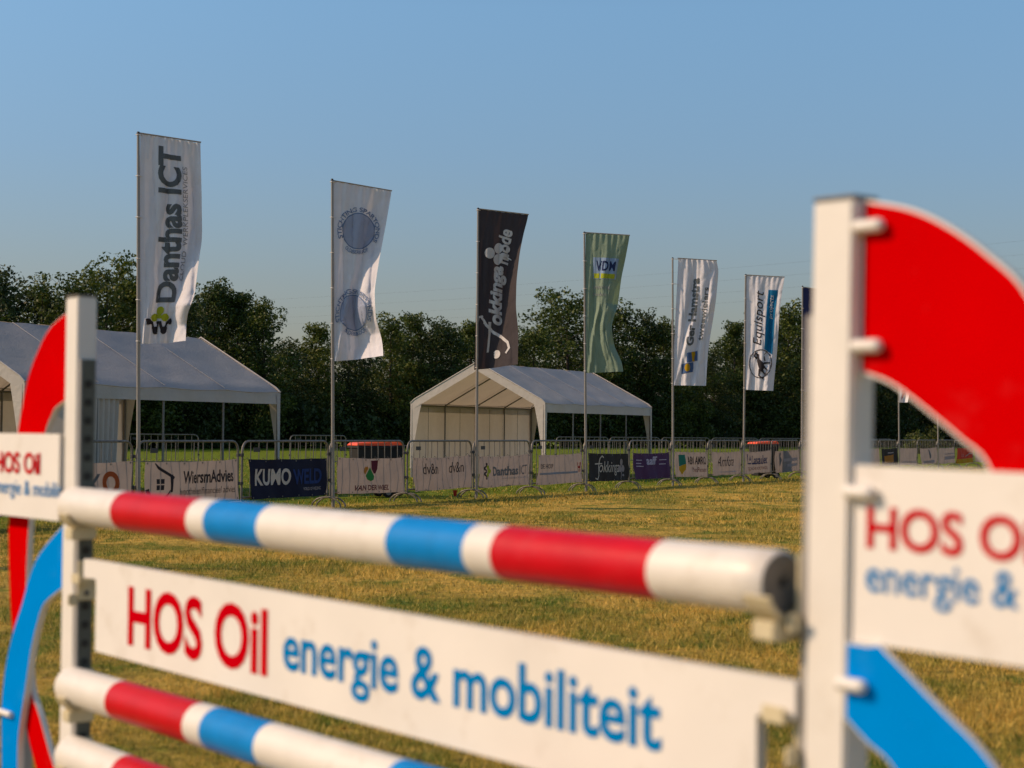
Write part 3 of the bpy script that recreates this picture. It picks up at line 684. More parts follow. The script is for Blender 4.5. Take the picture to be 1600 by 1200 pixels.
# ================================================================== FLAGS
def flag(k, tl, tr, right, bl, top, lean_px, mat, label, prints, amp=1.0, seed=0, lead=.10, turn=1.15, crease=((0,1.1),(.3,.95),(.6,.75),(1,.55))):
    """tl,tr,bl: corners of the sheet; right: its free edge from top to bottom; all measured in the photograph and set at the pole's own depth."""
    P = joints[k+6] + Vector((FT.y, -FT.x, 0))*.09
    Y = P.y; T = at(top[0], top[1], Y)
    o = thing('flagpole', label[0], 'flagpole', P, 0, 'flagpoles along the fence')
    tip = T - P; pm = MB(); pm.tube([(0,0,-.02), tuple(tip*.5), tuple(tip)], [.030,.027,.021], 12); pm.obj('pole', M['alu'], o, True)
    cp = MB(); cp.tube([tuple(tip), tuple(tip+Vector((0,0,.03)))], [.027,.018], 12); cp.obj('pole_cap', M['dark_steel'], o, True)
    TL, TR, BL = at(*tl, Y)-P, at(*tr, Y)-P, at(*bl, Y)-P
    RE = [at(*q, Y)-P for q in right]
    RZ = np.array([-q.z for q in RE]); RX = np.array([q.x for q in RE])
    def redge(t):
        z = RE[0].z + (RE[-1].z-RE[0].z)*t; x = 0; w = 0
        for dz, g in ((-.16,.2),(-.08,.5),(0,1),(.08,.5),(.16,.2)):
            x += g*np.interp(min(max(-(z+dz), RZ[0]), RZ[-1]), RZ, RX); w += g
        return Vector((x/w, 0, z))
    yoff = .42; rg = random.Random(seed); ph = [rg.uniform(0, 6.28) for _ in range(8)]
    W = 1.0; Hh = (TL-BL).length
    def S(s, t):
        A = TL.lerp(BL, t); B = redge(t); wx = max(.2, (B-A).length); slack = math.sqrt(max(0.02, W*W-wx*wx))
        p = A.lerp(B, s)
        e = min(1, t*5)*.85+.15                   # the arm keeps the top edge straight
        sc = float(np.interp(t, [q[0] for q in crease], [q[1] for q in crease]))
        w_ = .025; k_ = (s-sc)/w_; soft = w_*(math.log1p(math.exp(k_)) if k_ < 30 else k_)
        y = lead*s - turn*e*soft
        near = min(1, s*7)
        y += amp*e*near*(.030*math.sin(9.0*s - 4.5*t + ph[0])*(.4+s) + .016*math.sin(19*s + 5*t + ph[1]) )
        y += amp*e*near*.030*(1-abs(math.sin(7.5*s + 2.2*t + ph[2])))**2
        y += amp*e*near*.022*(1-abs(math.sin(15*s - 3.5*t + ph[3])))**3
        y += amp*e*near*.014*(1-abs(math.sin(6*s + 17*t + ph[6])))**3*s
        y += amp*.012*math.sin(46*s+ph[4])*max(0, 1-t*7)*near
        y -= amp*.05*near*math.exp(-((s - .10 - .75*(1-t))/.06)**2)*(1 if t > .45 else 0)*min(1, max(0, (t-.45)*6))*(1 if seed % 2 == 0 else .5)
        p.x += (P.x+p.x)*y/P.y*min(1, s*2); p.y += y; return p
    fo = thing('flag', label[1], 'flag', P, 0, 'tall sponsor flags')
    link('sheet', grid_mesh('sheet', S, 44, 110, M[mat]), fo)
    arm = MB(); arm.tube([tuple(TL.lerp(T-P, .0)+Vector((-.02,0,.012))), tuple(S(1.0, 0)+Vector((.01,0,.012)))], .011, 6)
    arm.obj('arm', M['alu'], o, True)
    cl = MB()
    for j in range(6):
        z = j/5*.98+.005; q = S(0, z); c = (tip*( q.z/tip.z)); cl.tube([(c.x-.035,c.y,q.z),(c.x,c.y-.034,q.z),(q.x+.03,q.y-.01,q.z)], .008, 5)
    cl.obj('clips', M['i_white'], fo)['kind'] = 'stuff'
    lay = 0
    for nm, vf, ik in prints:
        lay += 1; off = .006+.002*lay
        def mp(a, b, off=off):      # a: metres from the pole edge, b: metres up from the lower edge
            s, t = min(max(a/W, 0), 1), min(max(1-b/Hh, 0), 1); e = .004
            p = S(s, t); u = S(min(s+e,1), t)-S(max(s-e,0), t); v = S(s, min(t+e,1))-S(s, max(t-e,0))
            n = u.cross(v).normalized()
            if n.y > 0: n = -n
            return p + n*off
        printed(nm, vf, mp, M[ik], fo, .05)
    return fo
def up(s, a0, b0, a1, b1, **k):      # text reading upwards: a across, b along the height; letters' tops point to the pole
    v, f = fit(text2d(s, **k), 0, 0, 1, 1); return np.stack([a1-v[:,1]*(a1-a0), b0+v[:,0]*(b1-b0)], 1), f
def circle_text(s, cx, cy, r, h, a0, a1, inward=False):
    v, f = fit(text2d(s, bold=.02), 0, 0, 1, 1); th = np.radians(a0+(a1-a0)*v[:,0]); rr = r + (v[:,1]*h if not inward else (1-v[:,1])*h)
    return np.stack([cx+rr*np.cos(th), cy+rr*np.sin(th)*1.0], 1), f

lm, dk = logo_leaf(.43, .32, .38)
flag(-2, (219,209), (313,222), [(313,222),(315,300),(316,372),(311,405),(307,437),(304,465),(292,492),(290,534)], (216,538), (216,209), 0, 'flag_white',
  ('grey aluminium flagpole carrying the largest white flag, leftmost pole','largest white flag, lettered Danthas ICT upwards with lime emblem, leftmost'),
  [('lettering', up('Danthas ICT', .30,.60,.68,2.88,bold=.035), 'i_grey'), ('lettering', up('CLOUD  WERKPLEKSERVICES', .695,.92,.77,2.62), 'i_lgrey'),
   ('emblem', lm, 'i_lime'), ('emblem', dk, 'i_dark')], seed=3, crease=((0,1.05),(.42,1.0),(.5,.97),(.58,.86),(.7,.74),(.82,.62),(.92,.78),(1,.66)), amp=1.25)
def seal(cy): return [('seal', disc(.50,cy,.30,n=40), 'i_sealpale'), ('seal_ring', ring(.50,cy,.31,.02), 'i_seal'),
    ('seal_lettering', circle_text('STICHTING SPARTONDS', .50,cy,.335,.08,205,-25), 'i_seal'), ('seal_lettering', circle_text('OLDEBERKOOP', .50,cy,.335,.07,232,308,True), 'i_seal')]
flag(0, (521,283), (612,298), [(612,298),(603,350),(592,409),(585,456),(587,500),(597,531),(599,558)], (517,565), (519,282), 0, 'flag_white',
  ('grey flagpole of the white flag with two round seals, second from left','white flag with two round blue seals, second from left'), seal(2.25)+seal(.82), seed=8, crease=((0,1.0),(.15,.95),(.35,.86),(.48,.72),(.58,.62),(.7,.56),(.78,.64),(.86,.76),(.93,.66),(1,.45)), amp=1.2)
flag(2, (748,327), (826,335), [(826,335),(818,365),(812,396),(807,440),(806,482),(810,520),(809,571)], (741,578), (747,327), 0, 'flag_black',
  ('grey flagpole of the charcoal flag in front of the right tent','charcoal flag with white script lettering fakkinga mode and clover, third from left'),
  [('lettering', up('okkinga', .32,.84,.74,2.04,shear=.25,bold=.045), 'i_white'), ('lettering', up('mode', .46,2.06,.76,2.78,shear=.3,bold=.03), 'i_white'),
     ('lettering', stroke([(.06,.92),(.07,1.02),(.14,1.03),(.26,.86),(.44,.70),(.62,.60),(.76,.48),(.80,.36),(.72,.26)], [.03,.05,.06,.06,.06,.06,.06,.05,.04]), 'i_white'), ('cross_bar', stroke([(.30,.32),(.34,.92)], .055), 'i_white'), ('dot', disc(.52,.26,.085), 'i_white'),
   ('emblem', rot90(clover(.42,2.28,.26), .42,2.28), 'i_white')], seed=5, amp=1.0, crease=((0,1),(.4,.8),(1,.4)))
flag(4, (915,364), (984,370), [(984,370),(977,406),(971,433),(965,479),(955,510),(960,542),(972,566),(974,581)], (914,583), (913,364), 0, 'flag_green',
  ('grey flagpole of the green flag beside the right tent','green flag with blue and white boxed emblem, fourth from left'),
  [('emblem', poly([(.20,2.08),(.84,2.08),(.84,2.55),(.20,2.55)]), 'i_sky'), ('emblem', poly([(.23,2.09),(.80,2.09),(.80,2.20),(.23,2.20)]), 'i_lime'),
   ('lettering', words_block(.28,2.26,.78,2.48,'VDM',bold=.02,space=1.15), 'i_navy'), ('lettering', words_block(.22,1.85,.72,1.92,'WWW VDM NL',bold=.0), 'i_lgrey'), ('lettering', words_block(.22,1.70,.62,1.77,'Drachten'), 'i_lgrey')], seed=4, lead=-.22, turn=-1.1, crease=((0,.9),(.3,.8),(.5,.66),(.56,.95),(.7,1.0),(.8,.8),(1,.9)), amp=1.2)
flag(6, (1060,404), (1119,409), [(1119,409),(1123,421),(1121,445),(1119,467),(1115,495),(1110,524),(1106,553),(1103,603)], (1050,602), (1051,404), 0, 'flag_white',
  ('grey flagpole of the fifth flag, standing off its sheet at the top','white flag with Ger Hamstra tweewielers lettering and blue and yellow emblem, fifth from left'),
  [('lettering', up('Ger Hamstra', .34,.98,.55,2.66,bold=.04), 'i_grey'), ('lettering', up('tweewielers', .66,1.12,.80,2.44,bold=.02), 'i_grey'),
   ('emblem', join(poly([(.40,.56),(.72,.62),(.70,.86),(.38,.80)]), poly([(.26,.28),(.60,.34),(.58,.58),(.24,.52)])), 'i_blue'), ('emblem', join(stroke([(.60,.60),(.56,.84)],.10), disc(.42,.44,.07,.10)), 'i_yellow')], seed=6, amp=1.4, lead=-.20, turn=-.5, crease=((0,.8),(.3,.9),(.5,.7),(1,.85)))
horse = join(poly([(.34,1.02),(.44,.98),(.46,.86),(.60,.74),(.62,.60),(.54,.50),(.46,.62),(.40,.80)]), stroke([(.34,1.02),(.30,.92),(.38,.86)],[.04,.05,.06]), stroke([(.56,.55),(.70,.42),(.60,.34)],[.07,.04,.03]), stroke([(.50,.58),(.48,.40),(.64,.30)],[.07,.04,.03]),
             stroke([(.60,.66),(.74,.56),(.70,.46),(.78,.44)],[.07,.035,.03,.02]), stroke([(.60,.74),(.80,.76),(.84,.66)],[.06,.035,.02]), stroke([(.66,1.04),(.60,.96),(.64,.80)],[.015,.02,.03]))
flag(8, (1166,430), (1226,435), [(1226,435),(1222,457),(1219,480),(1217,505),(1214,553),(1211,580),(1208,611)], (1163,609), (1165,430), 0, 'flag_white',
  ('grey flagpole of the flag with the horse emblem','white flag with Equisport lettering, blue stripe and horse emblem in a ring, sixth from left'),
  [('stripe', poly([(.60,1.12),(.86,.98),(.88,2.74),(.62,2.74)]), 'i_vblue'), ('lettering', up('Equisport', .24,1.22,.58,2.70,shear=.25), 'i_dark'), ('lettering', up('projects', .68,1.95,.82,2.60,shear=.2), 'i_white'),
   ('emblem_ring', ring(.50,.72,.36,.022,ry=.38), 'i_dark'), ('horse_emblem', horse, 'i_dark')], seed=11, amp=1.0, lead=-.28, turn=-.4, crease=((0,.85),(1,.85)))
flag(10, (1254.5,449), (1304,455), [(1304,455),(1300,490),(1298,530),(1299,570),(1297,612)], (1253.5,612), (1254,448), 0, 'flag_navy',
  ('grey flagpole of the navy flag beside the near jump post','navy flag lettered KUMO WELD half hidden by the near jump post'),
  [('lettering', up('KUMO', .22,.10,.62,1.40,bold=.04), 'i_white'), ('lettering', up('WELD', .22,1.5,.62,2.6,bold=.04), 'i_kblue')], seed=12, amp=.7)
flag(12, (1318,468), (1362,474), [(1362,474),(1358,520),(1355,570),(1356,620)], (1317,622), (1318,467), 0, 'flag_white',
  ('grey flagpole hidden behind the near jump post','white flag hidden behind the near jump post'), [], seed=13)
flag(15, (1403,487), (1440,492), [(1440,492),(1434,540),(1428,590),(1418,629)], (1404,629), (1403,486), 0, 'flag_white',
  ('thin far flagpole seen under the red arc, nearer of two','white and red flag whose crumpled lower tip hangs below the red arc'),
  [('band', poly([(.30,.10),(.50,.25),(.96,.9),(.96,1.6),(.4,.8)]), 'i_red')], seed=14)
flag(17, (1464,500), (1497,505), [(1497,505),(1493,545),(1490,590),(1490,632)], (1464,634), (1464,499), 0, 'flag_white',
  ('thin far flagpole seen under the red arc, farther of two','white flag hidden behind the red arc'), [], seed=15)
# the pole left of the picture whose shadow crosses the field
for k, lb in ((-4,'left of the picture, nearest one'), (-6,'left of the picture, next one')):
    P = joints[k+6]; px = px_of(P.x, P.y); a = FPX/P.y
    def q(dx, z): return (px+dx, 674+(px-800)*.0085+(CAM_Z-z)*a)
    flag(k, q(3,5.5), q(.92*a,5.4), [q(.92*a,5.4), q(.9*a,4.7), q(.84*a,4.0), q(.8*a,3.2), q(.84*a,2.5)], q(3,2.45), q(0,5.5), 0, 'flag_white',
     ('grey flagpole standing '+lb, 'white flag on the pole '+lb), [], seed=20-k)

# ================================================================== PARTY TENTS
TA = R(26.5)
def tent(label, fx, D, L, eave, ridge, W=4.0, side_wall=False, group='party tents'):
    d = Vector((math.sin(TA), math.cos(TA), 0))
    o = thing('party_tent', label, 'tent', (fx, D, 0), math.pi/2-TA, group)
    nb = 4; hw = W/2; sgn = -1
    def slope(side):
        def f(i, j):                        # i along, j ridge -> eave
            x = i*L; b = math.sin(math.pi*((i*nb) % 1)); sag = .05*b*math.sin(math.pi*j) + .03*b*j
            z = ridge+(eave-ridge)*j - sag + .006*mnoise.noise(Vector((x*2, j*6, side)))*3
            z -= .035*max(0, j-.93)/.07
            return Vector((x, side*(hw+.03)*j, z))
        return f
    link('roof_sheet', grid_mesh('roof_sheet', slope(-1), 80, 18, M['tent_roof']), o)
    link('roof_sheet', grid_mesh('roof_sheet', slope(1), 80, 18, M['tent_roof']), o)
    for s in (-1, 1):
        link('valance', grid_mesh('valance', lambda i, j, s=s: Vector((i*L, s*(hw+.032+.012*math.sin(i*40)*j), eave-.035-.03*math.sin(math.pi*((i*nb)%1))*(1-j)-.25*j)), 64, 3, M['tent']), o)
    for s in (-1, 1):
        m = MB(); m.tube([(L*q/64, s*(hw+.036), eave-.03-.028*math.sin(math.pi*((q/64*nb)%1))) for q in range(65)], .011, 5); m.obj('eave_lit_edge', M['tent'], o, True)  # added pale tube, stands for the light caught along the roof edge
    # seams and rims on the roof at every frame
    for g in range(nb+1):
        m = MB(); x = L*g/nb
        if g in (0, nb): continue
        m.tube([(x, s*(hw+.03)*j, ridge+(eave-ridge)*j+.004) for s, j in ((-1,1),(-1,.5),(-1,0),(1,.5),(1,1))], .006, 5); m.obj('roof_seam', M['tent_roof'], o, True)
    # gable bands with rounded knees, both ends
    for x, sg in ((-.02,1),(L+.02,1)):
        out = [(s*(hw+.05), z) for s, z in ((-1, .0),)]
        def band(i, j):                    # i 0..1 from left knee over ridge to right knee
            if i < .5: a = i*2; y = (hw+.05)*(1-a); s = 1
            else: a = (1-i)*2; y = (hw+.05)*(1-a); s = -1
            z = eave+(ridge+.02-eave)*a
            return Vector((x, s*(y-.03*j), z-.02-.21*j*(1-.05*a)))
        link('gable_band', grid_mesh('gable_band', band, 40, 2, M['tent'], False), o)
        rim = MB(); rim.tube([(x,-(hw+.05),eave-.04),(x,-(hw-.06),eave+.06),(x,0,ridge+.025),(x,hw-.06,eave+.06),(x,hw+.05,eave-.04)], .018, 6); rim.obj('gable_rim', M['tent'], o, True)
        for s in (-1, 1):
            sl = MB(); n = 8
            for q in range(n+1):
                t = q/n; w = .26*(1-t)**1.6+.07; z = eave-.06-(eave-.32)*t
                sl.v += [(x, s*(hw+.05), z), (x+.01, s*(hw+.05-w), z-.02)]
                if q: k = len(sl.v); sl.f.append((k-4,k-3,k-1,k-2)); sl.mi.append(0)
            sl.obj('corner_sleeve', M['tent'], o)
            s2 = MB()
            for q in range(n+1):
                t = q/n; w = .07*(1-t)**1.3+.06; z = eave-.06-(eave-.32)*t; xx = x+w if x < 1 else x-w
                s2.v += [(x, s*(hw+.052), z), (xx, s*(hw+.052), z-.02)]
                if q: k = len(s2.v); s2.f.append((k-4,k-3,k-1,k-2)); s2.mi.append(0)
            s2.obj('corner_sleeve', M['tent'], o)
    # steel frame
    for g in range(nb+1):
        x = L*g/nb
        for s in (-1, 1):
            m = MB(); m.tube([(x, s*hw, 0), (x, s*hw, eave-.08)], .022, 8); m.obj('leg', M['tent_frame'] if s > 0 or 0 < g < nb else M['steel'], o, True)
            m = MB(); m.tube([(x, s*hw, eave-.08), (x, 0, ridge-.07)], .020, 8); m.obj('rafter', M['tent_frame'], o, True)
    for y, z in ((-hw, eave-.1), (hw, eave-.1), (0, ridge-.09)):
        m = MB(); m.tube([(0,y,z),(L,y,z)], .02, 8); m.obj('rail', M['tent_frame'], o, True)
    # wall sheets on the far long side, one per bay with a zip seam
    for g in range(nb):
        link('wall_sheet', grid_mesh('wall_sheet', lambda i, j, g=g: Vector((L*(g+i)/nb, hw+.045+.018*math.sin((g+i)*9)+.012*math.sin(i*25+g)*(1-j), .02+(eave-.1)*j)), 20, 8, M['tent']), o)
        m = MB(); m.tube([(L*(g+.5)/nb, hw+.02, .05),(L*(g+.5)/nb, hw+.02, eave-.15)], .006, 4); m.obj('zip_seam', M['tent_frame'], o)
    if side_wall:
        link('wall_sheet', grid_mesh('wall_sheet', lambda i, j: Vector((L*i/nb, -hw-.02-.02*math.sin(i*11)*(1-j), .02+(eave-.1)*j)), 20, 8, M['tent']), o)
        link('curtain', grid_mesh('curtain', lambda i, j: Vector((L/nb+i*(.62-.12*(1-j)), -hw+.02-.05*math.sin(i*26)*(1-.3*j), .03+(eave-.1)*j)), 40, 6, M['tent']), o)
    return o
c2 = Vector((math.cos(TA), -math.sin(TA), 0))*2.0                 # half a gable, towards us on the right
P1 = Vector(((36-800)/FPX*29.5, 29.5, 0)) - c2
tent('larger looking white party tent at the left, roof ridge running off the left edge', P1.x, P1.y, 7.62, 2.10, 3.22, side_wall=True)
P2 = Vector(((850-800)/FPX*46.1, 46.1, 0)) - c2
tent('white party tent with open lit gable behind the fence in the middle', P2.x, P2.y, 7.5, 2.09, 3.14)

# ================================================================== BINS, CUP
def wheelie_bin(px, D, rz, label):
    X = (px-800)/FPX*D; o = thing('wheelie_bin', label, 'bin', (X, D, 0), rz, 'orange lidded bins')
    m = MB()
    m.add([(-.22,-.27,.08),(.22,-.27,.08),(.22,.27,.08),(-.22,.27,.08),(-.29,-.34,.97),(.29,-.34,.97),(.29,.36,.97),(-.29,.36,.97)],
          [(0,3,2,1),(4,5,6,7),(0,1,5,4),(1,2,6,5),(2,3,7,6),(3,0,4,7)]); m.obj('body', M['bin_body'], o, bevel=.02)
    r = MB(); r.box(-.31,-.36,.94,.31,.38,.985); r.obj('rim', M['bin_body'], o, bevel=.01)
    l = MB(); l.add([(-.31,-.38,.99),(.31,-.38,.99),(.31,.37,.99),(-.31,.37,.99),(-.26,-.33,1.05),(.26,-.33,1.05),(.26,.33,1.08),(-.26,.33,1.08)],
          [(0,3,2,1),(4,5,6,7),(0,1,5,4),(1,2,6,5),(2,3,7,6),(3,0,4,7)]); l.obj('lid', M['bin_lid'], o, bevel=.02)
    h = MB(); h.tube([(-.24,.38,.97),(-.24,.45,.98),(.24,.45,.98),(.24,.38,.97)], .017, 8); h.obj('handle', M['bin_body'], o, True)
    for s in (-1, 1):
        w = MB(); w.tube([(s*.25,.28,.10),(s*.30,.28,.10)], .10, 20); wo_ = w.obj('wheel', M['rubber'], o, True)
        w = MB(); w.tube([(s*.24,.28,.10),(s*.312,.28,.10)], .055, 16); w.obj('hub', M['rim'], wo_, True)
    a = MB(); a.tube([(-.25,.28,.10),(.25,.28,.10)], .012, 6); a.obj('axle', M['dark_steel'], o, True)
wheelie_bin(579, 33.6, R(-66), 'dark wheelie bin with orange lid behind the VAN DER WIEL banner, left of the pair')
wheelie_bin(599, 34.6, R(-72), 'dark wheelie bin with orange lid behind the VAN DER WIEL banner, right of the pair')
wheelie_bin(1193, 50.2, R(-70), 'dark wheelie bin with orange lid behind the Lasaulec banner')
Pc = at(711, 771, 34.5); m = MB(); m.tube([(0,0,0),(0,0,.11)], [.028,.042], 16, False); m.tube([(0,0,0),(0,0,.004)], .028, 16); m.tube([(0,0,.108),(0,0,.116)], .045, 16, False)
cu = m.obj('plastic_cup', M['cupred'], None, True); cu.location = (Pc.x, 34.5, 0); tag(cu, 'small red plastic cup standing on the grass under the fence', 'cup')

# ================================================================== SHOW JUMP
E1 = Vector((.617, -.787, 0)).normalized(); N1 = Vector((E1.y, -E1.x, 0))      # along the jump; towards the camera's left
UP = Vector((0, 0, 1))
CL = at(119, 669, 4.70); CL.z = 0            # front inner corner of the far post
CR = at(1264, 679, 2.62); CR.z = 0           # front inner corner of the near post
PW, PD = .079, .056
TILT_R = .018
def frame_obj(name, label, cat, origin, xdir, tilt=0.0, group=None):
    """local x = xdir (away from the jump's middle), local y = -N1 (away from the viewer), z up"""
    o = bpy.data.objects.new(name, None); COL.objects.link(o); o.empty_display_size = .2
    Mx = Matrix((xdir, -N1, UP)).transposed()
    if Mx.determinant() < 0: pass
    tag(o, label, cat, group); return o, Mx
class Wing:
    def __init__(s, corner, side, tilt, label, D_hint):
        s.side = side; s.o = corner.copy(); s.x = (E1*side).normalized(); s.tilt = tilt
        s.root = thing('jump_wing', label, 'jump wing', s.o, 0, 'wings of the show jump')
    def P(s, u, y, z):           # u outwards, y away from the viewer, z up  -> offset from root
        ux = u + s.tilt*z
        return s.x*ux - N1*y + UP*(z - s.tilt*u)
    def uz(s, px, py, y=.02):    # measure a pixel on the plane at depth y behind the post's face
        q = onplane(px, py, s.o - N1*y, N1) - s.o
        u, z = q.dot(s.x), q.z
        z2 = z + s.tilt*u; return (u - s.tilt*z2, z2)
    def slab(s, name, pts, y0, y1, mats, parent=None):
        n = len(pts); m = MB()
        if True:
            m.add([s.P(u, y0, z) for u, z in pts] + [s.P(u, y1, z) for u, z in pts], [tuple(range(n)), tuple(range(n, 2*n))[::-1]])
            m.m = 1
            k = 0
            m.f += [(i, (i+1) % n, n+(i+1) % n, n+i) for i in range(n)]; m.mi += [1]*n
        me = m.mesh(name, mats)
        bm = bmesh.new(); bm.from_mesh(me); bmesh.ops.triangulate(bm, faces=[f for f in bm.faces if len(f.verts) > 4]); bmesh.ops.recalc_face_normals(bm, faces=bm.faces[:]); bm.to_mesh(me); bm.free()
        return link(name, me, parent or s.root)
    def box(s, name, u0, u1, y0, y1, z0, z1, mat, parent=None, bevel=.002, mats2=None):
        m = MB(); c = [s.P(u, y, z) for z in (z0, z1) for u, y in ((u0,y0),(u1,y0),(u1,y1),(u0,y1))]
        m.add(c, [(0,3,2,1),(4,5,6,7),(0,1,5,4),(1,2,6,5),(2,3,7,6),(3,0,4,7)])
        me = m.mesh(name, mat, False, 0)
        bm = bmesh.new(); bm.from_mesh(me); bmesh.ops.recalc_face_normals(bm, faces=bm.faces[:])
        if bevel: bmesh.ops.bevel(bm, geom=bm.edges[:], offset=bevel, segments=2, affect='EDGES')
        bm.to_mesh(me); bm.free(); return link(name, me, parent or s.root)

def smooth_line(pts, n=6):
    out = []
    P = [Vector((a, b)) for a, b in pts]
    for i in range(len(P)-1):
        a, b, c, d = P[max(i-1,0)], P[i], P[i+1], P[min(i+2,len(P)-1)]
        for k in range(n):
            q = k/n; v = .5*((2*b)+(c-a)*q+(2*a-5*b+4*c-d)*q*q+(3*b-a-3*c+d)*q**3); out.append((v.x, v.y))
    out.append(tuple(P[-1])); return out

def inset(pts, d):
    P = [Vector(p) for p in pts]; P = [p for i, p in enumerate(P) if (p-P[i-1]).length > 1e-4]; n = len(P)
    A = sum(P[i].x*P[(i+1)%n].y - P[(i+1)%n].x*P[i].y for i in range(n)); sg = 1 if A > 0 else -1; out = []
    for i in range(n):
        a = (P[i]-P[i-1]).normalized(); b = (P[(i+1)%n]-P[i]).normalized()
        na, nb = Vector((-a.y, a.x))*sg, Vector((-b.y, b.x))*sg; m_ = (na+nb)
        if m_.length < 1e-3: m_ = na
        m_.normalize(); k = d/max(.45, m_.dot(na)); out.append(tuple(P[i]+m_*k))
    return out
def arc_board(w, name, pts, y0, y1, mat):
    d = .0025 if w.side < 0 or 'blue' in name else .0045
    b_ = w.slab(name, pts, y0, y1, EDGE_P)
    f_ = w.slab('painted_face', inset(pts, d), y0-.0012, y0+.001, [mat, mat], b_)
    return b_

def finish_wing(w, ztop, cups, near):
    a, b = 0.0, PW
    # the post runs u = -PW .. 0 ; inner face at u = -PW
    w.box('post', -PW, 0, 0, PD, 0.02, ztop, M['white_paint'] if not near else M['white_paint'], bevel=.004)
    w.box('post_cap', -PW-.001, .001, -.001, PD+.001, ztop, ztop+.006, M['cap'], bevel=.002)
    tr = w.box('track', -PW-.006, -PW+.0, .010, PD-.004, .25, ztop-.17, M['track'], bevel=.001)
    m = MB(); z = .30
    while z < ztop-.2:
        c = w.P(-PW-.0065, .031, z); e = w.P(-PW-.0085, .031, z); m.tube([c, e], .011, 10); z += .05
    m.obj('track_hole_shade', M['hole_shade'], tr)['kind'] = 'stuff'  # dark discs on the track, drawn for the shade in its holes
    w.box('track_rail', -PW-.013, -PW-.0, .004, .009, .25, ztop-.17, M['post_side'], bevel=.001)
    w.box('base_foot', -.12, .04, -.32, .40, 0, .045, M['white_paint'], bevel=.006)
    for kind, zc in cups:
        root = bpy.data.objects.new('cup', None); COL.objects.link(root); root.parent = w.root
        w.box('back_plate', -PW-.024, -PW-.014, .002, .052, zc-.062, zc+.045, M['cup'], root, .003)
        sh = MB()
        if kind == 'round':
            nseg = 12; R0, R1 = .054, .062; vs = []
            for u in (-PW-.024, -PW-.075):
                for k in range(nseg+1):
                    t = R(200 + 140*k/nseg)
                    for rr in (R0, R1): vs.append(w.P(u, -.0+rr*math.cos(t), zc+rr*math.sin(t)))
            q = (nseg+1)*2; F = []
            for k in range(nseg):
                i0 = 2*k; F += [(i0,i0+2,q+i0+2,q+i0),(i0+1,q+i0+1,q+i0+3,i0+3),(i0,i0+1,i0+3,i0+2),(q+i0,q+i0+2,q+i0+3,q+i0+1)]
            F += [(0,q,q+1,1),(q-2,q-1,2*q-1,2*q-2)]
            sh.add(vs, F); so = sh.obj('shell', M['cup'], root, True)
            w.box('rib', -PW-.074, -PW-.026, -.040, .030, zc-.088, zc-.058, M['cup'], root, .003)
        else:
            w.box('shelf', -PW-.072, -PW-.024, -.012, .034, zc-.014, zc, M['cup'], root, .003)
            w.box('lip', -PW-.072, -PW-.024, -.018, -.012, zc-.014, zc+.012, M['cup'], root, .002)
        w.box('pin', -PW-.03, -PW+.0, .020, .032, zc-.050, zc-.036, M['steel'], root, .002)
        w.box('clip', -PW-.020, -PW-.008, -.022, .004, zc-.075, zc-.045, M['cup'], root, .003)

EDGE_W = [M['red'], M['board_edge']]; EDGE_B = [M['blue'], M['board_edge']]; EDGE_P = [M['board_white'], M['board_edge']]
# ---- far (left) wing
OL = CL - E1*PW
wl_ = Wing(OL, -1, 0.0, 'far left wing of the show jump, white post with red and blue arcs', 4.75)
U = wl_.uz
red_out = [(.0-.002, U(99,479)[1])] + [U(*p) for p in ((75,509),(54,548),(39,590),(27,650),(15,730),(9,812),(8.5,860),(10,917),(13,973),(18,1021),(27,1085),(37,1143),(51,1200))] 
red_in = [U(*p) for p in ((99,617),(84,635),(75,650),(66,675),(51,735),(42,795),(38,860),(36,910),(37,953),(39,1010),(44,1078),(57,1120),(79,1197))]
red_out += [(red_out[-1][0]*.62, red_out[-1][1]-.10), (0.0, red_out[-1][1]-.16)]; red_in[0] = (-.002, red_in[0][1]); red_in += [(0.0, red_in[-1][1]-.04)]
arc_board(wl_, 'red_arc_board', smooth_line(red_out, 4) + smooth_line(red_in, 4)[::-1], .030, .046, M['red'])
bl_out = [(0.0, U(92,826)[1]+.02)] + [U(*p) for p in ((69,863),(52,902),(40,945),(28,982),(17,1030),(11,1072),(8.5,1115),(8.5,1200))]
bl_in = [(0.0, U(92,914)[1])] + [U(*p) for p in ((76.5,942),(65,973),(55,1016),(47,1072),(40,1115),(35,1157),(34,1200))]
zb = bl_out[-1][1]; bl_out += [(bl_out[-1][0], zb-.08), (bl_out[-1][0]-.02, .06)]; bl_in += [(bl_in[-1][0]+.01, zb-.08), (bl_in[-1][0]-.01, .06)]
arc_board(wl_, 'blue_arc_board', smooth_line(bl_out, 4) + smooth_line(bl_in, 4)[::-1], .008, .026, M['blue'])
pz1 = U(95,678)[1]; pz0 = U(92,812)[1]; print('left panel z', pz0, pz1, 'red top', red_out[0])
panel = wl_.slab('sign_panel', [(0.002,pz0),(.62,pz0),(.62,pz1),(0.002,pz1)], -.012, .005, EDGE_P)
def wing_text(w, s, boxes, mat, parent, **k):
    (ua, za), (ub, zb_) = boxes
    return printed('lettering', fit(text2d(s, **k), ua, za, ub, zb_), lambda x, z: w.P(x, -.0145, z), M[mat], parent)
def ux(w, px, py): return w.uz(px, py, -.0145)
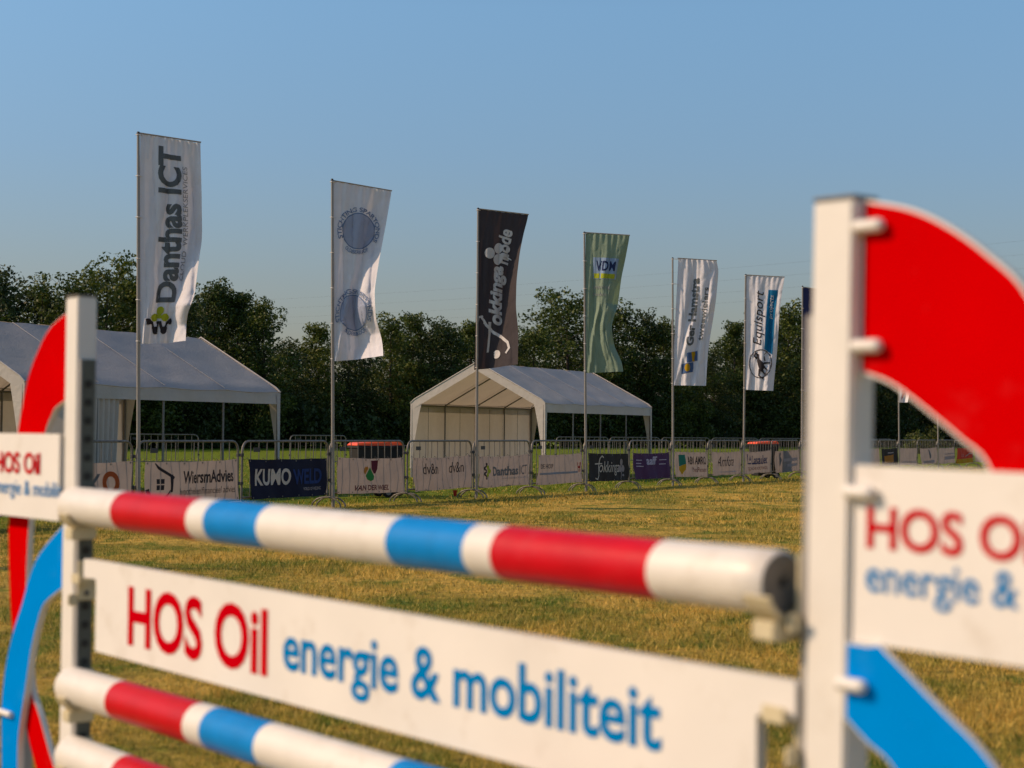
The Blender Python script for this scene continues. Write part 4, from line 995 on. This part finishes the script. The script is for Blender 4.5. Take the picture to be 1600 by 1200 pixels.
# the far wing's outward axis runs leftwards, so text from high u to low u
a, b = ux(wl_, -9, 741), ux(wl_, 62.5, 707); wing_text(wl_, 'HOS Oil', ((a[0], ux(wl_,30,740)[1]), (b[0], ux(wl_,30,706)[1])), 'text_red', panel, bold=.025)
wing_text(wl_, 'energie & mobilit', ((ux(wl_,-10,770)[0], ux(wl_,50,782)[1]), (ux(wl_,95,770)[0], ux(wl_,50,751)[1])), 'text_blue', panel)
ZTL = wl_.uz(100,466,0)[1]
cupz = {}
def poleline(pL, pR, off):
    A = onplane(pL[0], pL[1], CL + N1*off, N1); B = onplane(pR[0], pR[1], CR + N1*off, N1); return A, B
# centre line heights
A1, B1 = poleline((120,790), (1218,910), .0)
A2, B2 = poleline((116,1072), (1218,1420), .0)
A3, B3 = poleline((116,1180), (1218,1620), .0)
print('pole z', A1.z, B1.z, A2.z, B2.z, A3.z, B3.z)
B2.z = A2.z-.012; B3.z = A3.z-.012
PT = onplane(135,874, CL+N1*.0, N1); print('plank top', PT.z, onplane(1240,1066, CR, N1).z)
zPL, zPR = PT.z, onplane(1240,1066, CR, N1).z
zT = (zPL+zPR)/2
finish_wing(wl_, ZTL, [('round', A1.z), ('flat', zPL-.052), ('round', A2.z), ('round', A3.z)], False)
op = wl_.uz(3,1084,.03)
wl_.box('outer_post', .39, .46, .048, .09, .02, op[1], M['post_side'], bevel=.004)
pn = wl_.uz(2,1112,.0); m = MB(); m.tube([wl_.P(.46,-.0,pn[1]), wl_.P(.335,-.0,pn[1])], .009, 12); m.obj('pin', M['white_paint'], wl_.root, True)
# ---- near (right) wing
OR = CR + E1*(PW - TILT_R*CAM_Z)
wr_ = Wing(OR, 1, TILT_R, 'near right wing of the show jump, white post with big red and blue arcs', 2.6)
U = wr_.uz
ro = [(.0, U(1350,311.5)[1])] + [U(*p) for p in ((1420,325),(1480,352),(1540,394),(1600,451))]
ri = [(.0, U(1350,583)[1])] + [U(*p) for p in ((1384,598),(1420,622),(1467,660),(1500,688),(1542,730))]
print('right red', ro, ri)
ro += [(.33,1.40),(.40,1.30),(.46,1.14),(.48,.95),(.46,.75),(.42,.6),(.33,.41),(.2,.27),(.0,.17)]
ri += [(.255,1.15),(.30,1.05),(.33,.93),(.33,.8),(.31,.7),(.27,.57),(.19,.46),(.1,.38),(0,.34)]
arc_board(wr_, 'red_arc_board', smooth_line(ro, 6) + smooth_line(ri, 6)[::-1], .021, .033, M['red'])
zq = U(1350,1003)[1]
bo = [(.0, zq-.001),(U(1387,1004)[0]-.02, zq-.001)] + [U(*p) for p in ((1387,1005),(1483,1104),(1541,1162),(1580,1215))] + [(.33,.75),(.39,.66),(.43,.56),(.45,.45),(.45,.3),(.42,.06)]
bi = [(.0, U(1345,1122)[1])] + [U(*p) for p in ((1368,1158),(1410,1200))] + [(.14,.73),(.21,.65),(.26,.55),(.30,.45),(.32,.33),(.31,.06)]
arc_board(wr_, 'blue_arc_board', smooth_line(bo[:3], 1)[:-1] + smooth_line(bo[2:], 5) + smooth_line(bi, 5)[::-1], .0002, .009, M['blue'])
pz1 = U(1352,727)[1]; pz0 = zq; print('right panel', pz0, pz1)
panel = wr_.slab('sign_panel', [(0.002,pz0),(.62,pz0),(.62,pz1),(0.002,pz1)], .010, .019, EDGE_P)
def rx(px, py): return wr_.uz(px, py, .0085)
def wt(s, ua, za, ub, zb_, mat, **k): printed('lettering', fit(text2d(s, **k), ua, za, ub, zb_), lambda x, z: wr_.P(x, .0085, z), M[mat], panel)
h0 = rx(1354,855)[1]; h1 = rx(1354,793)[1]; print('text', rx(1354,820), rx(1427,820), rx(1456,820), rx(1596,890))
uH = rx(1354,820)[0]; uO = rx(1596,880)[0]
vH, _ = text2d('HOS O', bold=.025); vF, _ = text2d('HOS Oil', bold=.025); full = uH+(uO-uH)*(vF[:,0].max()-vF[:,0].min())/(vH[:,0].max()-vH[:,0].min())
wt('HOS Oil', uH, h0-.002, full, h1+.003, 'text_red', bold=.025)
vA, _ = text2d('energie &'); vB, _ = text2d('energie & mobiliteit'); uA = rx(1590,930)[0]
fb = uH+(uA-uH)*(vB[:,0].max()-vB[:,0].min())/(vA[:,0].max()-vA[:,0].min())
wt('energie & mobiliteit', uH, rx(1472,957)[1], fb, rx(1496,884)[1], 'text_blue', bold=.01)
ZTR = U(1335,313)[1]
finish_wing(wr_, wr_.uz(1275,316,0)[1], [('round', B1.z), ('flat', zPR-.052), ('round', B2.z), ('round', B3.z)], True)
for px_, py_ in ((1350,353),(1348,541),(1346,770),(1344,1071)):
    z = wr_.uz(px_,py_,0)[1]; yy = .010 if py_ < 700 else (-.0015 if py_ == 770 else -.0115); uu = .022; m = MB(); m.tube([wr_.P(uu-.024,yy,z), wr_.P(uu+.018,yy,z), wr_.P(uu+.023,yy,z), wr_.P(uu+.026,yy,z), wr_.P(uu+.027,yy,z)], [.0105,.0105,.009,.0055,.001], 14); m.obj('pin', M['white_paint'], wr_.root, True)
wr_.box('outer_post', .55, .62, .045, .09, .02, .6, M['post_side'], bevel=.004)

# ---- poles
def t_of(px, A, B):           # fraction along the pole seen at column px
    lo, hi = -.2, 1.2
    for _ in range(40):
        m = (lo+hi)/2; q = A.lerp(B, m)
        if 800+FPX*(q.x+N1.x*.048)/(q.y+N1.y*.048) < px: lo = m      # the near side of the painted ring
        else: hi = m
    return (lo+hi)/2
def jump_pole(A, B, label, bands, endL, endR):
    o = thing('jump_pole', label, 'jump pole', A, 0, 'red, white and blue poles of the show jump')
    d = B-A; ax = d.normalized(); p = ax.orthogonal().normalized(); q = ax.cross(p); n = 40; rad = .050
    cuts = [endL] + [t_of(x, A, B) for x in bands[0]] + [endR]; m = MB(); cols = bands[1]
    L = d.length
    def ringv(t, r): c = d*t; return [c + (p*math.cos(2*math.pi*j/n)+q*math.sin(2*math.pi*j/n))*r for j in range(n)]
    for i in range(len(cuts)-1):
        m.m = cols[i]; ts = np.linspace(cuts[i], cuts[i+1], 5)
        for k in range(4):
            ra, rb = rad, rad
            V = ringv(ts[k], ra)+ringv(ts[k+1], rb); m.add(V, [(j,(j+1)%n,n+(j+1)%n,n+j) for j in range(n)])
    e = .006/L
    for t0, s in ((endL,-1),(endR,1)):
        m.m = 0; V = ringv(t0, rad)+ringv(t0+s*e, rad-.005)
        F = [(j,(j+1)%n,n+(j+1)%n,n+j) for j in range(n)]
        m.add(V, F)
    me = m.mesh('shaft', [M['pole_white'], M['pole_red'], M['pole_blue']])
    bm = bmesh.new(); bm.from_mesh(me); bmesh.ops.remove_doubles(bm, verts=bm.verts[:], dist=1e-5); bmesh.ops.recalc_face_normals(bm, faces=bm.faces[:]); bm.to_mesh(me); bm.free()
    me.polygons.foreach_set('use_smooth', [True]*len(me.polygons)); link('shaft', me, o)
    for t0, s in ((endL,-1),(endR,1)):
        c = MB(); c.m = 0; V = ringv(t0+s*e*.9, rad-.0055)+ringv(t0+s*e*1.2, rad-.007)+ringv(t0+s*e*1.2, .009)+ringv(t0+s*e*.2, .008)
        F = []
        for g in range(3): F += [(g*n+j, g*n+(j+1)%n, (g+1)*n+(j+1)%n, (g+1)*n+j) for j in range(n)]
        c.add(V, F); c.m = 1; c.add(ringv(t0+s*e*.2,.008), [tuple(range(n))]); c.obj('end_cap', [M['cap'], M['hole_shade']], o)  # centre disc coloured dark for the shade in the cap's hole
    return o
W0, RD, BL_ = 0, 1, 2
jump_pole(A1, B1, 'top red, white and blue striped pole of the show jump', ([175,293,320,403,605,725,768,1012], [W0,RD,W0,BL_,W0,BL_,W0,RD,W0]), -.006, 1.0)
jump_pole(A2, B2, 'middle striped pole of the show jump below the white plank', ([171,292,318,403,605,725,768,1012], [W0,RD,W0,BL_,W0,BL_,W0,RD,W0]), -.006, 1.0)
jump_pole(A3, B3, 'lowest striped pole of the show jump at the bottom left', ([180,292,318,403,605,725,768,1012], [W0,RD,W0,BL_,W0,BL_,W0,RD,W0]), -.006, 1.0)

# ---- plank with hanging lugs
o = thing('jump_plank', 'white plank of the show jump lettered HOS Oil energie & mobiliteit', 'jump plank', (0,0,0))
PA = CL + Vector((0,0,0)); PB = CR.copy(); pd = (PB-PA); PL = pd.length; pdn = pd.normalized(); pnn = Vector((pdn.y, -pdn.x, 0))
PO = PA + pnn*.004
o.location = PO
def pq(px, py):              # pixel -> (along, height) on the plank's face
    q = onplane(px, py, PO, pnn); return ((q-PO).dot(pdn), q.z)
def pp(u, y, z): return pdn*u + pnn*y + UP*z
tl_, tr_ = pq(131,873), pq(1243,1066); ll, lr = pq(150,905), pq(1182,1115); bl2, br2 = pq(151,1018), pq(1180,1300)
bm1 = pq(397,1085); print('plank', tl_, tr_, ll, lr, bl2, bm1)
zb0 = bl2[1]; slope = (tr_[1]-tl_[1])/(tr_[0]-tl_[0]); zbr = zb0 + slope*(lr[0]-bl2[0])
outl = [(tl_[0],tl_[1]),(tr_[0],tr_[1]),(tr_[0],lr[1]),(lr[0],lr[1]),(lr[0],zbr),(ll[0],zb0),(ll[0],ll[1]),(tl_[0],ll[1])]
def rounded(pts, r=.006):
    out = []; n = len(pts)
    for i in range(n):
        p = Vector(pts[i]); a = (Vector(pts[i-1])-p); b = (Vector(pts[(i+1)%n])-p); ra = min(r, a.length*.4, b.length*.4)
        s, e = p+a.normalized()*ra, p+b.normalized()*ra
        for k in range(4):
            t = k/3; q = s*(1-t)**2 + p*2*t*(1-t) + e*t*t; out.append((q.x, q.y))
    return out
rp = rounded(outl); n = len(rp); m = MB()
m.add([pp(u, 0, z) for u, z in rp]+[pp(u,-.022, z) for u, z in rp], [tuple(range(n)), tuple(range(n,2*n))[::-1]]); m.m = 1
m.f += [(i,(i+1)%n,n+(i+1)%n,n+i) for i in range(n)]; m.mi += [1]*n
me = m.mesh('board', EDGE_P); bm = bmesh.new(); bm.from_mesh(me); bmesh.ops.triangulate(bm, faces=[f for f in bm.faces if len(f.verts)>4]); bmesh.ops.recalc_face_normals(bm, faces=bm.faces[:]); bm.to_mesh(me); bm.free()
link('board', me, o)
# baseline and cap height follow the photograph's lettering
hb0, ht0 = pq(200,1004), pq(200,916); hb1, ht1 = pq(418,1058), pq(418,953)
print('HOS', hb0, ht0, hb1, ht1)
zb_, zt_ = (hb0[1]+hb1[1])/2, (ht0[1]+ht1[1])/2
printed('lettering', fit(text2d('HOS Oil', bold=.028), hb0[0], zb_-.004, hb1[0], zt_+.003), lambda x, z: pp(x, .0015, z), M['text_red'], o)
e0, e1 = pq(443,1020), pq(1034,1150); gd = pq(562,1097); at_ = pq(806,1034); lb_ = pq(872,1148)
print('en', e0, e1, gd, at_, lb_)
printed('lettering', fit(text2d('energie & mobiliteit', bold=.022), e0[0], gd[1], e1[0], at_[1]), lambda x, z: pp(x, .0015, z), M['text_blue'], o)
print('objects', len(bpy.data.objects))
